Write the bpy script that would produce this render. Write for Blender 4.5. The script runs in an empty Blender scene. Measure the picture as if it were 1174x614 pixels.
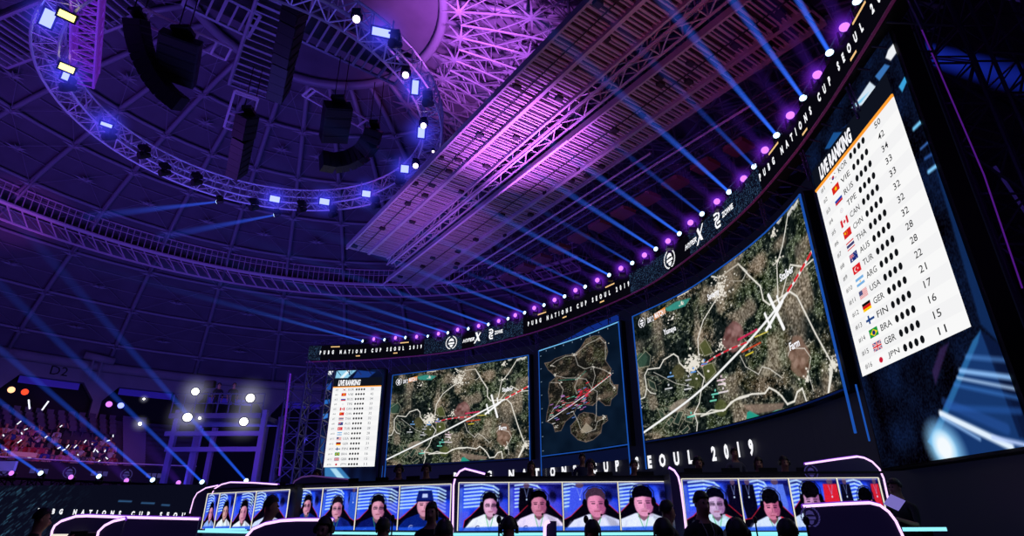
# Esports arena under a steel dome: curved LED stage, player booths, crowd on the left.
import bpy, bmesh, math, random
import numpy as np
from mathutils import Vector, Matrix
random.seed(7); rng = np.random.default_rng(7)
col = bpy.context.scene.collection
R_ = math.radians
H = 2.75                       # module of the stage: bottom edge of the LED maps above eye level
FLOOR = -1.7                   # eye level is z = 0
# ------------------------------------------------------------------ camera and survey
CF, CP, CR = 660.0, R_(23.5), R_(-.25)
def ray(px, py):
    x, y = (px-587)/CF, -(py-307)/CF
    c, s = math.cos(CR), math.sin(CR); x, y = c*x-s*y, s*x+c*y
    cp, sp = math.cos(CP), math.sin(CP)
    return Vector((x, cp-y*sp, sp+y*cp))
def at(px, py, z):             # sight line meets the level z
    d = ray(px, py); return d*(z/d.z)
def atY(px, py, Y):            # sight line meets the cross plane y = Y
    d = ray(px, py); return d*(Y/d.y)
def azi(px, py): d = ray(px, py); return math.atan2(d.x, d.y)
def onplane(px, py, a, b, off=0.0):   # sight line meets the upright plane through plan points a and b
    d = ray(px, py); ux, uy = b[0]-a[0], b[1]-a[1]; L = math.hypot(ux, uy)
    nx, ny = uy/L, -ux/L
    if nx*a[0]+ny*a[1] > 0: nx, ny = -nx, -ny       # normal faces the camera
    k = (nx*a[0]+ny*a[1]+off)/(nx*d.x+ny*d.y)
    return d*k
cam = bpy.data.objects.new('camera', bpy.data.cameras.new('camera')); col.objects.link(cam)
cam.data.lens = CF/1174*36; cam.data.sensor_width = 36; cam.data.clip_end = 500; cam.data.clip_start = .05
B3 = Matrix(((1, 0, 0), (0, -math.sin(CP), -math.cos(CP)), (0, math.cos(CP), -math.sin(CP))))
rr = Matrix(((math.cos(CR), -math.sin(CR), 0), (math.sin(CR), math.cos(CR), 0), (0, 0, 1)))
cam.matrix_world = (B3 @ rr).to_4x4()
bpy.context.scene.camera = cam
# ------------------------------------------------------------------ materials
def lin(c): return tuple(((v/255)/12.92 if v/255 <= .04045 else ((v/255+.055)/1.055)**2.4) for v in c)
def nmat(name):
    m = bpy.data.materials.new(name); m.use_nodes = True; m.node_tree.nodes.clear(); return m, m.node_tree
def pbr(name, c, rough=.6, metal=0.0, noise=0.0, scale=3.0, emit=None, es=0.0):
    m, t = nmat(name); n, l = t.nodes, t.links
    b = n.new('ShaderNodeBsdfPrincipled'); o = n.new('ShaderNodeOutputMaterial'); l.new(b.outputs[0], o.inputs[0])
    b.inputs['Base Color'].default_value = (*lin(c), 1); b.inputs['Roughness'].default_value = rough; b.inputs['Metallic'].default_value = metal
    if noise:
        tc = n.new('ShaderNodeTexCoord'); nz = n.new('ShaderNodeTexNoise'); nz.inputs['Scale'].default_value = scale; nz.inputs['Detail'].default_value = 5
        l.new(tc.outputs['Object'], nz.inputs['Vector'])
        mx = n.new('ShaderNodeMix'); mx.data_type = 'RGBA'
        mx.inputs['A'].default_value = (*[v*(1-noise) for v in lin(c)], 1); mx.inputs['B'].default_value = (*[min(1, v*(1+noise)) for v in lin(c)], 1)
        l.new(nz.outputs['Fac'], mx.inputs['Factor']); l.new(mx.outputs['Result'], b.inputs['Base Color'])
    if emit:
        b.inputs['Emission Color'].default_value = (*lin(emit), 1); b.inputs['Emission Strength'].default_value = es
    return m
def glow(name, c, s):
    m, t = nmat(name); e = t.nodes.new('ShaderNodeEmission'); o = t.nodes.new('ShaderNodeOutputMaterial'); t.links.new(e.outputs[0], o.inputs[0])
    e.inputs[0].default_value = (*lin(c), 1); e.inputs[1].default_value = s; return m
def led(name, s=1.0):
    m, t = nmat(name); e = t.nodes.new('ShaderNodeEmission'); o = t.nodes.new('ShaderNodeOutputMaterial'); a = t.nodes.new('ShaderNodeAttribute')
    a.attribute_name = 'Col'; t.links.new(a.outputs['Color'], e.inputs[0]); t.links.new(e.outputs[0], o.inputs[0]); e.inputs[1].default_value = s; return m
def beam_mat(name, c, k, r0, spread, fall, fade_in=.0):  # glowing volume imitates the light a lamp scatters in haze
    m, t = nmat(name); n, l = t.nodes, t.links
    tc = n.new('ShaderNodeTexCoord'); sx = n.new('ShaderNodeSeparateXYZ'); l.new(tc.outputs['Object'], sx.inputs[0])
    def M(op, a, b=None):
        q = n.new('ShaderNodeMath'); q.operation = op
        for i, v in enumerate((a, b)):
            if v is None: continue
            if isinstance(v, (int, float)): q.inputs[i].default_value = v
            else: l.new(v, q.inputs[i])
        return q.outputs[0]
    z = sx.outputs['Z']
    rad = M('ADD', M('MULTIPLY', z, spread), r0)
    rho2 = M('ADD', M('MULTIPLY', sx.outputs['X'], sx.outputs['X']), M('MULTIPLY', sx.outputs['Y'], sx.outputs['Y']))
    edge = M('MAXIMUM', M('SUBTRACT', 1.0, M('DIVIDE', rho2, M('MULTIPLY', rad, rad))), 0.0)
    fo = M('POWER', 2.718, M('MULTIPLY', z, -1/fall))
    st = M('MULTIPLY', M('DIVIDE', M('MULTIPLY', fo, edge), rad), k)
    e = n.new('ShaderNodeEmission'); e.inputs[0].default_value = (*c, 1); l.new(st, e.inputs[1])
    o = n.new('ShaderNodeOutputMaterial'); l.new(e.outputs[0], o.inputs['Volume']); return m
M = dict(
 dome=pbr('dome_panels', (104, 98, 118), .85, 0, .35, .6), steel=pbr('glowing_steel', (196, 186, 206), .5, .1, emit=(60, 24, 110), es=.25),  # steel carries a slight violet emission in place of light falling on it
 rib=pbr('dome_steel', (150, 146, 168), .5, .1), deck=pbr('deck_metal', (186, 176, 194), .5, .2, .2, 1.5), deckdark=pbr('deck_back', (46, 42, 52), .8),
 deckback=pbr('deck_sheet', (56, 50, 64), .8, 0, .3, 1.2), conc=pbr('concrete', (150, 146, 156), .85, 0, .2, .8), dark=pbr('black_stage', (16, 16, 22), .6), black=pbr('matte_black', (8, 8, 11), .75),
 floor=pbr('dark_floor', (18, 18, 26), .35, 0, .3, 2), speaker=pbr('speaker_black', (10, 10, 14), .45), alu=pbr('glowing_aluminium', (190, 190, 205), .4, .3, emit=(50, 36, 130), es=.22),  # truss metal given faint emission to imitate light from the ring lamps
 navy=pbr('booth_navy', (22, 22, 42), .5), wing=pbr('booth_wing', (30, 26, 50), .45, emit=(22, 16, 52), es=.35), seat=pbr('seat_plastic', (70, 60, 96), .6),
 stand=pbr('stand_concrete', (78, 72, 92), .9, 0, .25, 1.2), banner=pbr('banner_cloth', (20, 20, 34), .8), hair=pbr('dark_hair', (12, 10, 12), .6),
 skin=pbr('skin', (180, 128, 104), .55), shirtk=pbr('black_shirt', (22, 22, 28), .8), trouser=pbr('dark_trousers', (24, 26, 36), .8),
 shirtn=pbr('navy_shirt', (52, 54, 92), .8), shirtg=pbr('grey_shirt', (96, 98, 116), .8), shirtw=pbr('white_shirt', (220, 220, 226), .8),
 shirtr=pbr('red_shirt', (190, 60, 70), .8), shirtb=pbr('blue_shirt', (60, 80, 190), .8), shirtp=pbr('pink_shirt', (220, 140, 190), .8), shirty=pbr('lime_shirt', (180, 200, 60), .8),
 shoe=pbr('shoe', (15, 15, 18), .6), white=glow('white_letters', (250, 250, 255), 1.0), ink=pbr('ink', (24, 24, 26), .7), grey=pbr('pale_grey', (150, 152, 160), .7),
 paper=glow('screen_white', (252, 252, 252), .97), paper2=glow('screen_pale', (249, 249, 250), .95), orange=glow('orange_glow', (255, 160, 50), 1.0),
 amber=glow('amber_bar', (255, 205, 140), .9), neon=glow('neon_violet', (240, 190, 255), 1.6), neonedge=glow('neon_edge', (130, 60, 220), .7), neondim=glow('neon_dim', (110, 70, 150), .5),
 strip=glow('warm_strip', (250, 244, 226), .9), cyan=glow('cyan_strip', (150, 240, 255), 1.1), frame=glow('frame_blue', (36, 100, 210), .62), framedark=glow('frame_navy', (14, 34, 96), .5), framehi=glow('frame_pale', (120, 200, 255), .9),
 lensb=glow('lens_blue', (190, 225, 255), 3), lensp=glow('lens_violet', (205, 120, 255), 1.5), lensw=glow('lens_white', (255, 225, 255), 5), lensy=glow('lens_yellow', (255, 240, 120), 3),
 lensbb=glow('lens_deepblue', (120, 130, 255), 3.0), flood=glow('flood_white', (255, 255, 225), 6), lensow=glow('lens_peach', (255, 180, 130), 2), lenso=glow('lens_orange', (255, 70, 40), 1.5), inkglow=glow('screen_ink', (16, 18, 22), 1),
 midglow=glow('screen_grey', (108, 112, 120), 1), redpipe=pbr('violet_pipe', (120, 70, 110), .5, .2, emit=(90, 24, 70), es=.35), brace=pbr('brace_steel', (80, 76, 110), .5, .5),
 emblem=glow('faint_emblem', (74, 66, 140), .55), stick=glow('light_stick', (235, 240, 255), 1.3), seatstep=pbr('step_edge', (120, 110, 150), .8),
 led=led('led_pixels', 1.0), glowpipe=pbr('pipe_violet_glow', (150, 110, 190), .4, .4, emit=(120, 40, 190), es=.35),  # pipe colour and emission imitate violet stage light
)
# ------------------------------------------------------------------ objects
def tag(o, label=None, cat=None, group=None, kind=None):
    for k, v in (('label', label), ('category', cat), ('group', group), ('kind', kind)):
        if v: o[k] = v
    return o
def empty(name, loc=(0, 0, 0), rz=0.0, label=None, cat=None, group=None, kind=None):
    o = bpy.data.objects.new(name, None); col.objects.link(o); o.location = loc; o.rotation_euler = (0, 0, rz); o.empty_display_size = .2
    return tag(o, label, cat, group, kind)
def own(o): return Matrix.Translation(o.location) @ o.rotation_euler.to_matrix().to_4x4()
def link(name, me, mats, parent=None, local=False, keep=False):
    for m in (mats if isinstance(mats, (list, tuple)) else [mats]): me.materials.append(m)
    o = bpy.data.objects.new(name, me); col.objects.link(o)
    if parent is not None:
        if not local:
            w = Matrix.Identity(4); p = parent; ch = []
            while p is not None: ch.append(own(p)); p = p.parent
            for q in reversed(ch): w = w @ q
            me.transform(w.inverted())
        o.parent = parent
    return o
def tree(o, parent=None):
    c = o.copy(); col.objects.link(c); c.parent = parent
    for ch in o.children: tree(ch, c)
    return c
class MB:
    def __init__(s): s.v = []; s.f = []; s.mi = []; s.cur = 0
    def add(s, vs, fs):
        b = len(s.v); s.v += [tuple(v) for v in vs]; s.f += [tuple(i+b for i in f) for f in fs]; s.mi += [s.cur]*len(fs); return s
    def box(s, c, d, rz=0.0, mat=None):
        x, y, z = d[0]/2, d[1]/2, d[2]/2; m = mat or Matrix.Rotation(rz, 3, 'Z'); c = Vector(c)
        vs = [c + m @ Vector((i*x, j*y, k*z)) for i, j, k in ((-1,-1,-1),(1,-1,-1),(1,1,-1),(-1,1,-1),(-1,-1,1),(1,-1,1),(1,1,1),(-1,1,1))]
        return s.add(vs, [(0,3,2,1),(4,5,6,7),(0,1,5,4),(1,2,6,5),(2,3,7,6),(3,0,4,7)])
    def tube(s, a, b, r, n=6, r2=None, cap=True):
        a, b = Vector(a), Vector(b); d = (b-a)
        if d.length < 1e-6: return s
        d.normalize(); u = d.orthogonal().normalized(); w = d.cross(u); r2 = r if r2 is None else r2
        vs = [a+(u*math.cos(t)+w*math.sin(t))*r for t in [2*math.pi*i/n for i in range(n)]] + [b+(u*math.cos(t)+w*math.sin(t))*r2 for t in [2*math.pi*i/n for i in range(n)]]
        fs = [(i, (i+1) % n, n+(i+1) % n, n+i) for i in range(n)]
        if cap: fs += [tuple(range(n))[::-1], tuple(range(n, 2*n))]
        return s.add(vs, fs)
    def path(s, pts, r, n=6):
        pts = [Vector(p) for p in pts]; rings = []; u = None
        for i, p in enumerate(pts):
            d = (pts[min(i+1, len(pts)-1)]-pts[max(i-1, 0)]).normalized()
            u = d.orthogonal() if u is None else (u - d*u.dot(d)); u.normalize(); w = d.cross(u)
            rings.append([p+(u*math.cos(t)+w*math.sin(t))*r for t in [2*math.pi*k/n for k in range(n)]])
        vs = [q for g in rings for q in g]; fs = []
        for i in range(len(pts)-1):
            for k in range(n): fs.append((i*n+k, i*n+(k+1) % n, (i+1)*n+(k+1) % n, (i+1)*n+k))
        fs += [tuple(range(n))[::-1], tuple(range((len(pts)-1)*n, len(pts)*n))]
        return s.add(vs, fs)
    def prism(s, poly, off):       # planar outline and an extrusion vector
        n = len(poly); off = Vector(off); vs = [Vector(p) for p in poly]+[Vector(p)+off for p in poly]
        return s.add(vs, [tuple(range(n))[::-1], tuple(range(n, 2*n))]+[(i, (i+1) % n, n+(i+1) % n, n+i) for i in range(n)])
    def ball(s, c, r, nu=12, nv=8, sc=(1, 1, 1), mat=None):
        c = Vector(c); m = mat or Matrix.Identity(3); vs = []; fs = []
        for j in range(nv+1):
            t = math.pi*j/nv
            for i in range(nu):
                a = 2*math.pi*i/nu; vs.append(c+m@Vector((r*sc[0]*math.sin(t)*math.cos(a), r*sc[1]*math.sin(t)*math.sin(a), r*sc[2]*math.cos(t))))
        for j in range(nv):
            for i in range(nu): fs.append((j*nu+i, (j+1)*nu+i, (j+1)*nu+(i+1) % nu, j*nu+(i+1) % nu))
        return s.add(vs, fs)
    def build(s, name, mats, parent=None, local=False, smooth=False):
        me = bpy.data.meshes.new(name); me.from_pydata(s.v, [], s.f)
        if any(s.mi): me.polygons.foreach_set('material_index', s.mi)
        bm = bmesh.new(); bm.from_mesh(me); bmesh.ops.recalc_face_normals(bm, faces=bm.faces); bm.to_mesh(me); bm.free()
        if smooth: me.shade_smooth()
        return link(name, me, mats, parent, local)
def struct(o): o['kind'] = 'structure'; return o
def truss_mb(mb, pts, w, r=.03, bay=None, br=None, up=Vector((0, 0, 1)), upoff=None):
    """box truss along points: four chords and zigzag lacing"""
    pts = [Vector(p) for p in pts]; br = br or r*.55; ch = [[], [], [], []]
    for i, p in enumerate(pts):
        d = (pts[min(i+1, len(pts)-1)]-pts[max(i-1, 0)]).normalized()
        u = up if abs(d.dot(up)) < .95 else Vector((1, 0, 0))
        sd = d.cross(u).normalized(); uu = sd.cross(d).normalized()
        for k, (a, b) in enumerate(((-1, -1), (1, -1), (1, 1), (-1, 1))): ch[k].append(p+sd*a*w/2+uu*b*w/2)
    for c in ch: mb.path(c, r, 5)
    for i in range(len(pts)-1):
        for k in range(4):
            a, b = ch[k], ch[(k+1) % 4]
            mb.tube(a[i], b[i+1], br, 4) if i % 2 else mb.tube(b[i], a[i+1], br, 4)
            mb.tube(a[i], b[i], br, 4)
    return mb
def straight(a, b, n): a, b = Vector(a), Vector(b); return [a.lerp(b, i/n) for i in range(n+1)]
# text to mesh -------------------------------------------------------
def text_mesh(txt, size=1.0, bold=0.0, shear=0.0, spacing=1.0, align='LEFT', sx=1.0, res=2):
    cu = bpy.data.curves.new('lettering', 'FONT'); cu.body = txt; cu.size = size; cu.offset = bold; cu.shear = shear; cu.space_character = spacing; cu.align_x = align; cu.resolution_u = res
    o = bpy.data.objects.new('lettering_source', cu); col.objects.link(o)
    dg = bpy.context.evaluated_depsgraph_get(); me = bpy.data.meshes.new_from_object(o.evaluated_get(dg))
    bpy.data.objects.remove(o); bpy.data.curves.remove(cu)
    if sx != 1.0: me.transform(Matrix.Diagonal((sx, 1, 1, 1)))
    me.materials.clear(); return me
def warp(me, fn):
    n = len(me.vertices); a = np.empty(n*3); me.vertices.foreach_get('co', a); a = a.reshape(-1, 3)
    b = np.array([fn(p[0], p[1]) for p in a]).reshape(-1) if n else a.reshape(-1); me.vertices.foreach_set('co', b); me.update(); return me
def mwidth(me):
    n = len(me.vertices); a = np.empty(n*3); me.vertices.foreach_get('co', a); a = a.reshape(-1, 3); return a[:, 0].min(), a[:, 0].max(), a[:, 1].min(), a[:, 1].max()
# ------------------------------------------------------------------ curves in plan
class Curve:
    def __init__(s, ctrl, per=12):
        P = [Vector(p) for p in ctrl]; P = [P[0]*2-P[1]]+P+[P[-1]*2-P[-2]]; out = []
        for i in range(1, len(P)-2):
            for k in range(per):
                t = k/per; a, b, c, d = P[i-1], P[i], P[i+1], P[i+2]
                out.append(.5*((2*b)+(c-a)*t+(2*a-5*b+4*c-d)*t*t+(-a+3*b-3*c+d)*t**3))
        out.append(P[-2]); s.p = out; s.s = [0.0]
        for i in range(1, len(out)): s.s.append(s.s[-1]+(out[i]-out[i-1]).length)
        s.L = s.s[-1]
    def pt(s, t):
        ss, p = s.s, s.p
        if t <= 0: return p[0]+(p[1]-p[0]).normalized()*t
        if t >= s.L: return p[-1]+(p[-1]-p[-2]).normalized()*(t-s.L)
        lo = int(np.searchsorted(ss, t))-1; lo = max(lo, 0); f = (t-ss[lo])/(ss[lo+1]-ss[lo]); return p[lo].lerp(p[lo+1], f)
    def nrm(s, t):           # toward the audience
        d = (s.pt(t+.05)-s.pt(t-.05)).normalized(); return Vector((d.y, -d.x))
    def xyz(s, t, z, off=0.0): q = s.pt(t)+s.nrm(t)*off; return Vector((q.x, q.y, z))
    def find(s, px, py):     # arc length and height where a sight line meets the wall
        a = azi(px, py); lo = 0
        az = [math.atan2(p.x, p.y) for p in s.p]
        for i in range(len(az)-1):
            if az[i] <= a <= az[i+1]:
                f = (a-az[i])/(az[i+1]-az[i]+1e-9); q = s.p[i].lerp(s.p[i+1], f); d = ray(px, py)
                return s.s[i]+f*(s.s[i+1]-s.s[i]), d.z/math.hypot(d.x, d.y)*q.length
        e = 0 if a < az[0] else -1; j = 1 if e == 0 else -2; p, d2 = s.p[e], (s.p[e]-s.p[j]); d = ray(px, py)
        den = d2.x*d.y-d2.y*d.x; k = (p.y*d.x-p.x*d.y)/den; q = p+d2*k
        return (-(k*d2.length) if e == 0 else s.L+k*d2.length), d.z/math.hypot(d.x, d.y)*q.length
W = Curve([(x*H, y*H) for x, y in ((-4.3, 12.72), (-3.96, 12.58), (-2.84, 12.44), (-2.57, 12.34), (-1.25, 11.68), (.31, 10.72), (.52, 10.40), (1.15, 9.58), (1.69, 8.72), (1.87, 8.45), (2.35, 7.48), (2.6, 6.6), (2.75, 5.85), (2.795, 5.3), (2.79, 4.77), (2.765, 4.42), (2.68, 3.17), (2.6, 2.4))])
HC = Curve([(x*H, y*H) for x, y in ((-4.4, 12.12), (-4.05, 12.08), (-2.89, 11.92), (-1.23, 11.36), (.31, 10.16), (1.35, 8.88), (2.02, 7.75), (2.40, 6.55), (2.6, 5.55), (2.66, 4.66), (2.65, 4.0), (2.6, 3.35), (2.52, 2.6), (2.42, 1.9))])
# ------------------------------------------------------------------ painting of LED pictures
def lin_arr(a): a = np.clip(a, 0, 255)/255; return np.where(a <= .04045, a/12.92, ((a+.055)/1.055)**2.4)
def vnoise(h, w, cells, seed):
    g = np.random.default_rng(seed).random((int(cells*h/w)+3, cells+3)); y = np.linspace(0, g.shape[0]-1.001, h); x = np.linspace(0, g.shape[1]-1.001, w)
    yi, xi = y.astype(int), x.astype(int); fy = (y-yi)[:, None]; fx = (x-xi)[None]; fy = fy*fy*(3-2*fy); fx = fx*fx*(3-2*fx)
    a, b, c, d = g[np.ix_(yi, xi)], g[np.ix_(yi, xi+1)], g[np.ix_(yi+1, xi)], g[np.ix_(yi+1, xi+1)]
    return (a*(1-fx)+b*fx)*(1-fy)+(c*(1-fx)+d*fx)*fy
class Canvas:
    def __init__(s, w, h, c=(0, 0, 0)): s.w, s.h = w, h; s.a = np.ones((h, w, 3))*np.array(c, float); s.Y, s.X = np.mgrid[0:h, 0:w].astype(float)
    def mix(s, cov, c, op=1.0, bb=None):
        v = s.a if bb is None else s.a[bb]; v += (np.array(c, float)-v)*(np.clip(cov, 0, 1)*op)[..., None]
    def ell(s, x, y, rx, ry, c, op=1, rot=0.0, soft=1.0):      # x, y, rx as a share of width; ry of height
        dx, dy = s.X-x*s.w, s.Y-y*s.h; cr, sr = math.cos(rot), math.sin(rot); a, b = rx*s.w, ry*s.h
        u, v = (dx*cr+dy*sr)/a, (-dx*sr+dy*cr)/b; d = (np.sqrt(u*u+v*v)-1)*min(a, b); s.mix(.5-d/soft, c, op)
    def poly(s, pts, c, op=1, soft=1.0):
        P = [(p[0]*s.w, p[1]*s.h) for p in pts]; x0 = max(int(min(p[0] for p in P))-2-int(soft), 0); x1 = min(int(max(p[0] for p in P))+3+int(soft), s.w); y0 = max(int(min(p[1] for p in P))-2-int(soft), 0); y1 = min(int(max(p[1] for p in P))+3+int(soft), s.h)
        if x1 <= x0 or y1 <= y0: return
        bb = (slice(y0, y1), slice(x0, x1)); X, Y = s.X[bb], s.Y[bb]; ins = np.zeros(X.shape, bool); D = np.full(X.shape, 1e9)
        for i in range(len(P)):
            ax, ay = P[i]; bx, by = P[(i+1) % len(P)]; ex, ey = bx-ax, by-ay
            t = np.clip(((X-ax)*ex+(Y-ay)*ey)/(ex*ex+ey*ey+1e-9), 0, 1); D = np.minimum(D, np.hypot(X-ax-t*ex, Y-ay-t*ey))
            if ay != by: ins ^= ((ay > Y) != (by > Y)) & (X < ex*(Y-ay)/(ey)+ax)
        s.mix(.5+np.where(ins, D, -D)/soft, c, op, bb)
    def line(s, pts, wd, c, op=1, soft=1.0):                   # width in pixels
        for i in range(len(pts)-1):
            ax, ay, bx, by = pts[i][0]*s.w, pts[i][1]*s.h, pts[i+1][0]*s.w, pts[i+1][1]*s.h; m = wd+2+soft
            x0, x1 = max(int(min(ax, bx)-m), 0), min(int(max(ax, bx)+m)+1, s.w); y0, y1 = max(int(min(ay, by)-m), 0), min(int(max(ay, by)+m)+1, s.h)
            if x1 <= x0 or y1 <= y0: continue
            bb = (slice(y0, y1), slice(x0, x1)); X, Y = s.X[bb], s.Y[bb]; ex, ey = bx-ax, by-ay
            t = np.clip(((X-ax)*ex+(Y-ay)*ey)/(ex*ex+ey*ey+1e-9), 0, 1); s.mix(.5-(np.hypot(X-ax-t*ex, Y-ay-t*ey)-wd/2)/soft, c, op, bb)
def grid_obj(name, cv, fn, parent=None, mat=None):
    """LED face: one vertex per pixel of the canvas; fn(u, v) gives the point (v up)"""
    w, h = cv.w, cv.h; me = bpy.data.meshes.new(name)
    cols = [fn(i/(w-1), 0) for i in range(w)]; tops = [fn(i/(w-1), 1) for i in range(w)]
    A = np.array([tuple(c) for c in cols]); T = np.array([tuple(c) for c in tops]); v = np.linspace(1, 0, h)[:, None, None]
    co = A[None]*(1-v)+T[None]*v
    idx = np.arange(w*h).reshape(h, w); q = np.stack([idx[1:, :-1], idx[1:, 1:], idx[:-1, 1:], idx[:-1, :-1]], -1).reshape(-1, 4)
    me.vertices.add(w*h); me.vertices.foreach_set('co', co.reshape(-1)); me.loops.add(q.size); me.loops.foreach_set('vertex_index', q.reshape(-1).astype(np.int32))
    me.polygons.add(len(q)); me.polygons.foreach_set('loop_start', np.arange(0, q.size, 4, dtype=np.int32)); me.update(calc_edges=True)
    at_ = me.color_attributes.new('Col', 'FLOAT_COLOR', 'POINT'); c4 = np.ones((w*h, 4), np.float32); c4[:, :3] = lin_arr(cv.a).reshape(-1, 3); at_.data.foreach_set('color', c4.reshape(-1))
    return link(name, me, mat or M['led'], parent)
# ================================================================== the hall
DC = (-10.7, 23.0); DR, ZB, ZA = 37.0, 12.0, 27.0
RHO = (DR**2+(ZA-ZB)**2)/(2*(ZA-ZB))
def dz(r): return ZA-(RHO-math.sqrt(RHO*RHO-r*r))
def dpt(r, a, off=0.0): return Vector((DC[0]+r*math.sin(R_(a)), DC[1]+r*math.cos(R_(a)), dz(r)-off))
PITCH = 360/33; A0 = -53.9
mb = MB(); nr, na = 20, 99
for j in range(nr+1):
    for i in range(na): mb.v.append(tuple(dpt(max(DR*j/nr, .05), 360*i/na)))
for j in range(nr):
    for i in range(na): mb.f.append((j*na+i, j*na+(i+1) % na, (j+1)*na+(i+1) % na, (j+1)*na+i)); mb.mi.append(0)
ceiling = mb.build('ceiling', M['dome']); struct(ceiling)
RINGS = [7.0, 11.5, 16, 20, 24, 28, 31.5, 34.6]
for i in range(33):
    a = A0+i*PITCH; MB().path([dpt(7+(DR-.3-7)*k/10, a, .35) for k in range(11)], .17, 6).build('rib', M['rib'], ceiling, smooth=True)
for j, r in enumerate(RINGS):
    MB().path([dpt(r, 360*k/66, .35) for k in range(67)], .3 if j == 0 else .12, 6).build('ring_beam', M['rib'], ceiling, smooth=True)
mb = MB()
for i in range(33):                       # intermediate purlins
    for j in range(len(RINGS)-1):
        for f in (.33, .66):
            r = RINGS[j]+(RINGS[j+1]-RINGS[j])*f; mb.tube(dpt(r, A0+i*PITCH, .15), dpt(r, A0+(i+1)*PITCH, .15), .035, 4, cap=False)
mb.build('purlin', M['rib'], ceiling)
mb = MB()
for i in range(33):                       # bracing diagonals cross in each bay
    for j in range(len(RINGS)-1):
        a0, a1 = A0+i*PITCH, A0+(i+1)*PITCH; r0, r1 = RINGS[j], RINGS[j+1]
        mb.tube(dpt(r0, a0, .5), dpt(r1, a1, .5), .018, 4, cap=False); mb.tube(dpt(r1, a0, .5), dpt(r0, a1, .5), .018, 4, cap=False)
        if 20 < ((a0+180) % 360-180) < 120 and r0 > 9:   # struts of the double layer
            m = dpt((r0+r1)/2, (a0+a1)/2, 1.3)
            for q in (dpt(r0, a0, .4), dpt(r1, a1, .4), dpt(r1, a0, .4), dpt(r0, a1, .4)): mb.tube(m, q, .055, 5, cap=False)
for i in range(33):
    for j in range(1, len(RINGS)-1):
        a0 = A0+i*PITCH; am = (a0+180) % 360-180
        if not 20 < am < 120: continue
        rm, rn = (RINGS[j]+RINGS[j+1])/2, ((RINGS[j+1]+RINGS[j+2])/2 if j+2 < len(RINGS) else None)
        m0 = dpt(rm, a0+PITCH/2, 1.3); mb.tube(m0, dpt(rm, a0+PITCH*1.5, 1.3), .085, 5, cap=False)
        if rn: mb.tube(m0, dpt(rn, a0+PITCH/2, 1.3), .085, 5, cap=False); mb.tube(m0, dpt(rn, a0+PITCH*1.5, 1.3), .05, 5, cap=False)
mb.build('bracing', M['rib'], ceiling)
mb = MB()                                 # deep lattice arches on the stage side of the dome
ra = [8+1.9*k for k in range(12)]
for i in range(14):
    a = 30+i*6.4
    for k in range(len(ra)-1):
        lo0, lo1, up0, up1 = dpt(ra[k], a, 1.9), dpt(ra[k+1], a, 1.9), dpt(ra[k], a, .4), dpt(ra[k+1], a, .4)
        mb.tube(lo0, lo1, .075, 5, cap=False); mb.tube(lo0, up0, .04, 4, cap=False); mb.tube(*((lo0, up1) if k % 2 else (up0, lo1)), .045, 4, cap=False)
        if i < 13: mb.tube(lo0, dpt(ra[k+1], a+6.4, 1.9), .045, 4, cap=False); mb.tube(lo1, dpt(ra[k], a+6.4, .4), .04, 4, cap=False)
        if i % 2 == 0 and k % 2 == 0:
            rr_ = Vector((math.sin(R_(a)), math.cos(R_(a)), 0)); tt = Vector((-rr_.y, rr_.x, 0))
            for q in range(8):
                t = math.pi*q/4; d = rr_*math.cos(t)+tt*math.sin(t); mb.tube(lo0, lo0+d*.95+Vector((0, 0, .12)), .11, 4, .02)
mb.build('lattice_arches', M['rib'], ceiling)
mb = MB()
for i in range(33):                       # star plates on the nodes
    for r in RINGS[1:]:
        for off in ((0, 0), (PITCH/2, 2)):
            if r+off[1] > 35: continue
            c = dpt(r+off[1], A0+i*PITCH+off[0], .55); rr_ = Vector((c.x-DC[0], c.y-DC[1], 0)).normalized(); tt = Vector((-rr_.y, rr_.x, 0))
            for k in range(8):
                t = math.pi*k/4; d = rr_*math.cos(t)+tt*math.sin(t); s_ = .75 if k % 2 == 0 else .55
                mb.add([c+(rr_*math.cos(t+.7)+tt*math.sin(t+.7))*.12, c+d*s_, c+(rr_*math.cos(t-.7)+tt*math.sin(t-.7))*.12, c-Vector((0, 0, .12))], [(0, 1, 3), (1, 2, 3), (0, 1, 2)])
mb.build('star_plate', M['rib'], ceiling)
# ring wall with bays under the rim
def cy(a, R, z): return Vector((DC[0]+R*math.sin(R_(a)), DC[1]+R*math.cos(R_(a)), z))
mb = MB()
for i in range(33):
    a0 = A0+i*PITCH; a1 = a0+PITCH
    def slab(al, ar, zb0, zt0, R0=36.4, R1=37.2, zb1=None):
        zb1 = zb0 if zb1 is None else zb1
        vs = [cy(al, R0, zb0), cy(ar, R0, zb1), cy(ar, R0, zt0), cy(al, R0, zt0), cy(al, R1, zb0), cy(ar, R1, zb1), cy(ar, R1, zt0), cy(al, R1, zt0)]
        mb.add(vs, [(0, 1, 2, 3), (4, 7, 6, 5), (0, 4, 5, 1), (3, 2, 6, 7), (0, 3, 7, 4), (1, 5, 6, 2)])
    for k in range(6): slab(a0+PITCH*k/6, a0+PITCH*(k+1)/6, 10.75, 12.1)
    slab(a0-.5, a0+.5, 3.0, 10.8); slab(a0+.5, a0+1.7, 10.75, 10.8, zb1=10.7); 
    for sg in (1, -1):
        c0 = a0+sg*.5; c1 = a0+sg*2.1
        mb.prism([cy(c0, 36.4, 9.4), cy(c1, 36.4, 10.78), cy(c0, 36.4, 10.78)], cy(a0, .8, 0)-Vector((DC[0], DC[1], 0)))
struct(mb.build('wall_ring', M['conc']))
mb = MB()
for i in range(66): mb.add([cy(A0+i*PITCH/2, 37.6, -2), cy(A0+(i+1)*PITCH/2, 37.6, -2), cy(A0+(i+1)*PITCH/2, 37.6, 12.3), cy(A0+i*PITCH/2, 37.6, 12.3)], [(0, 1, 2, 3)])
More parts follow.
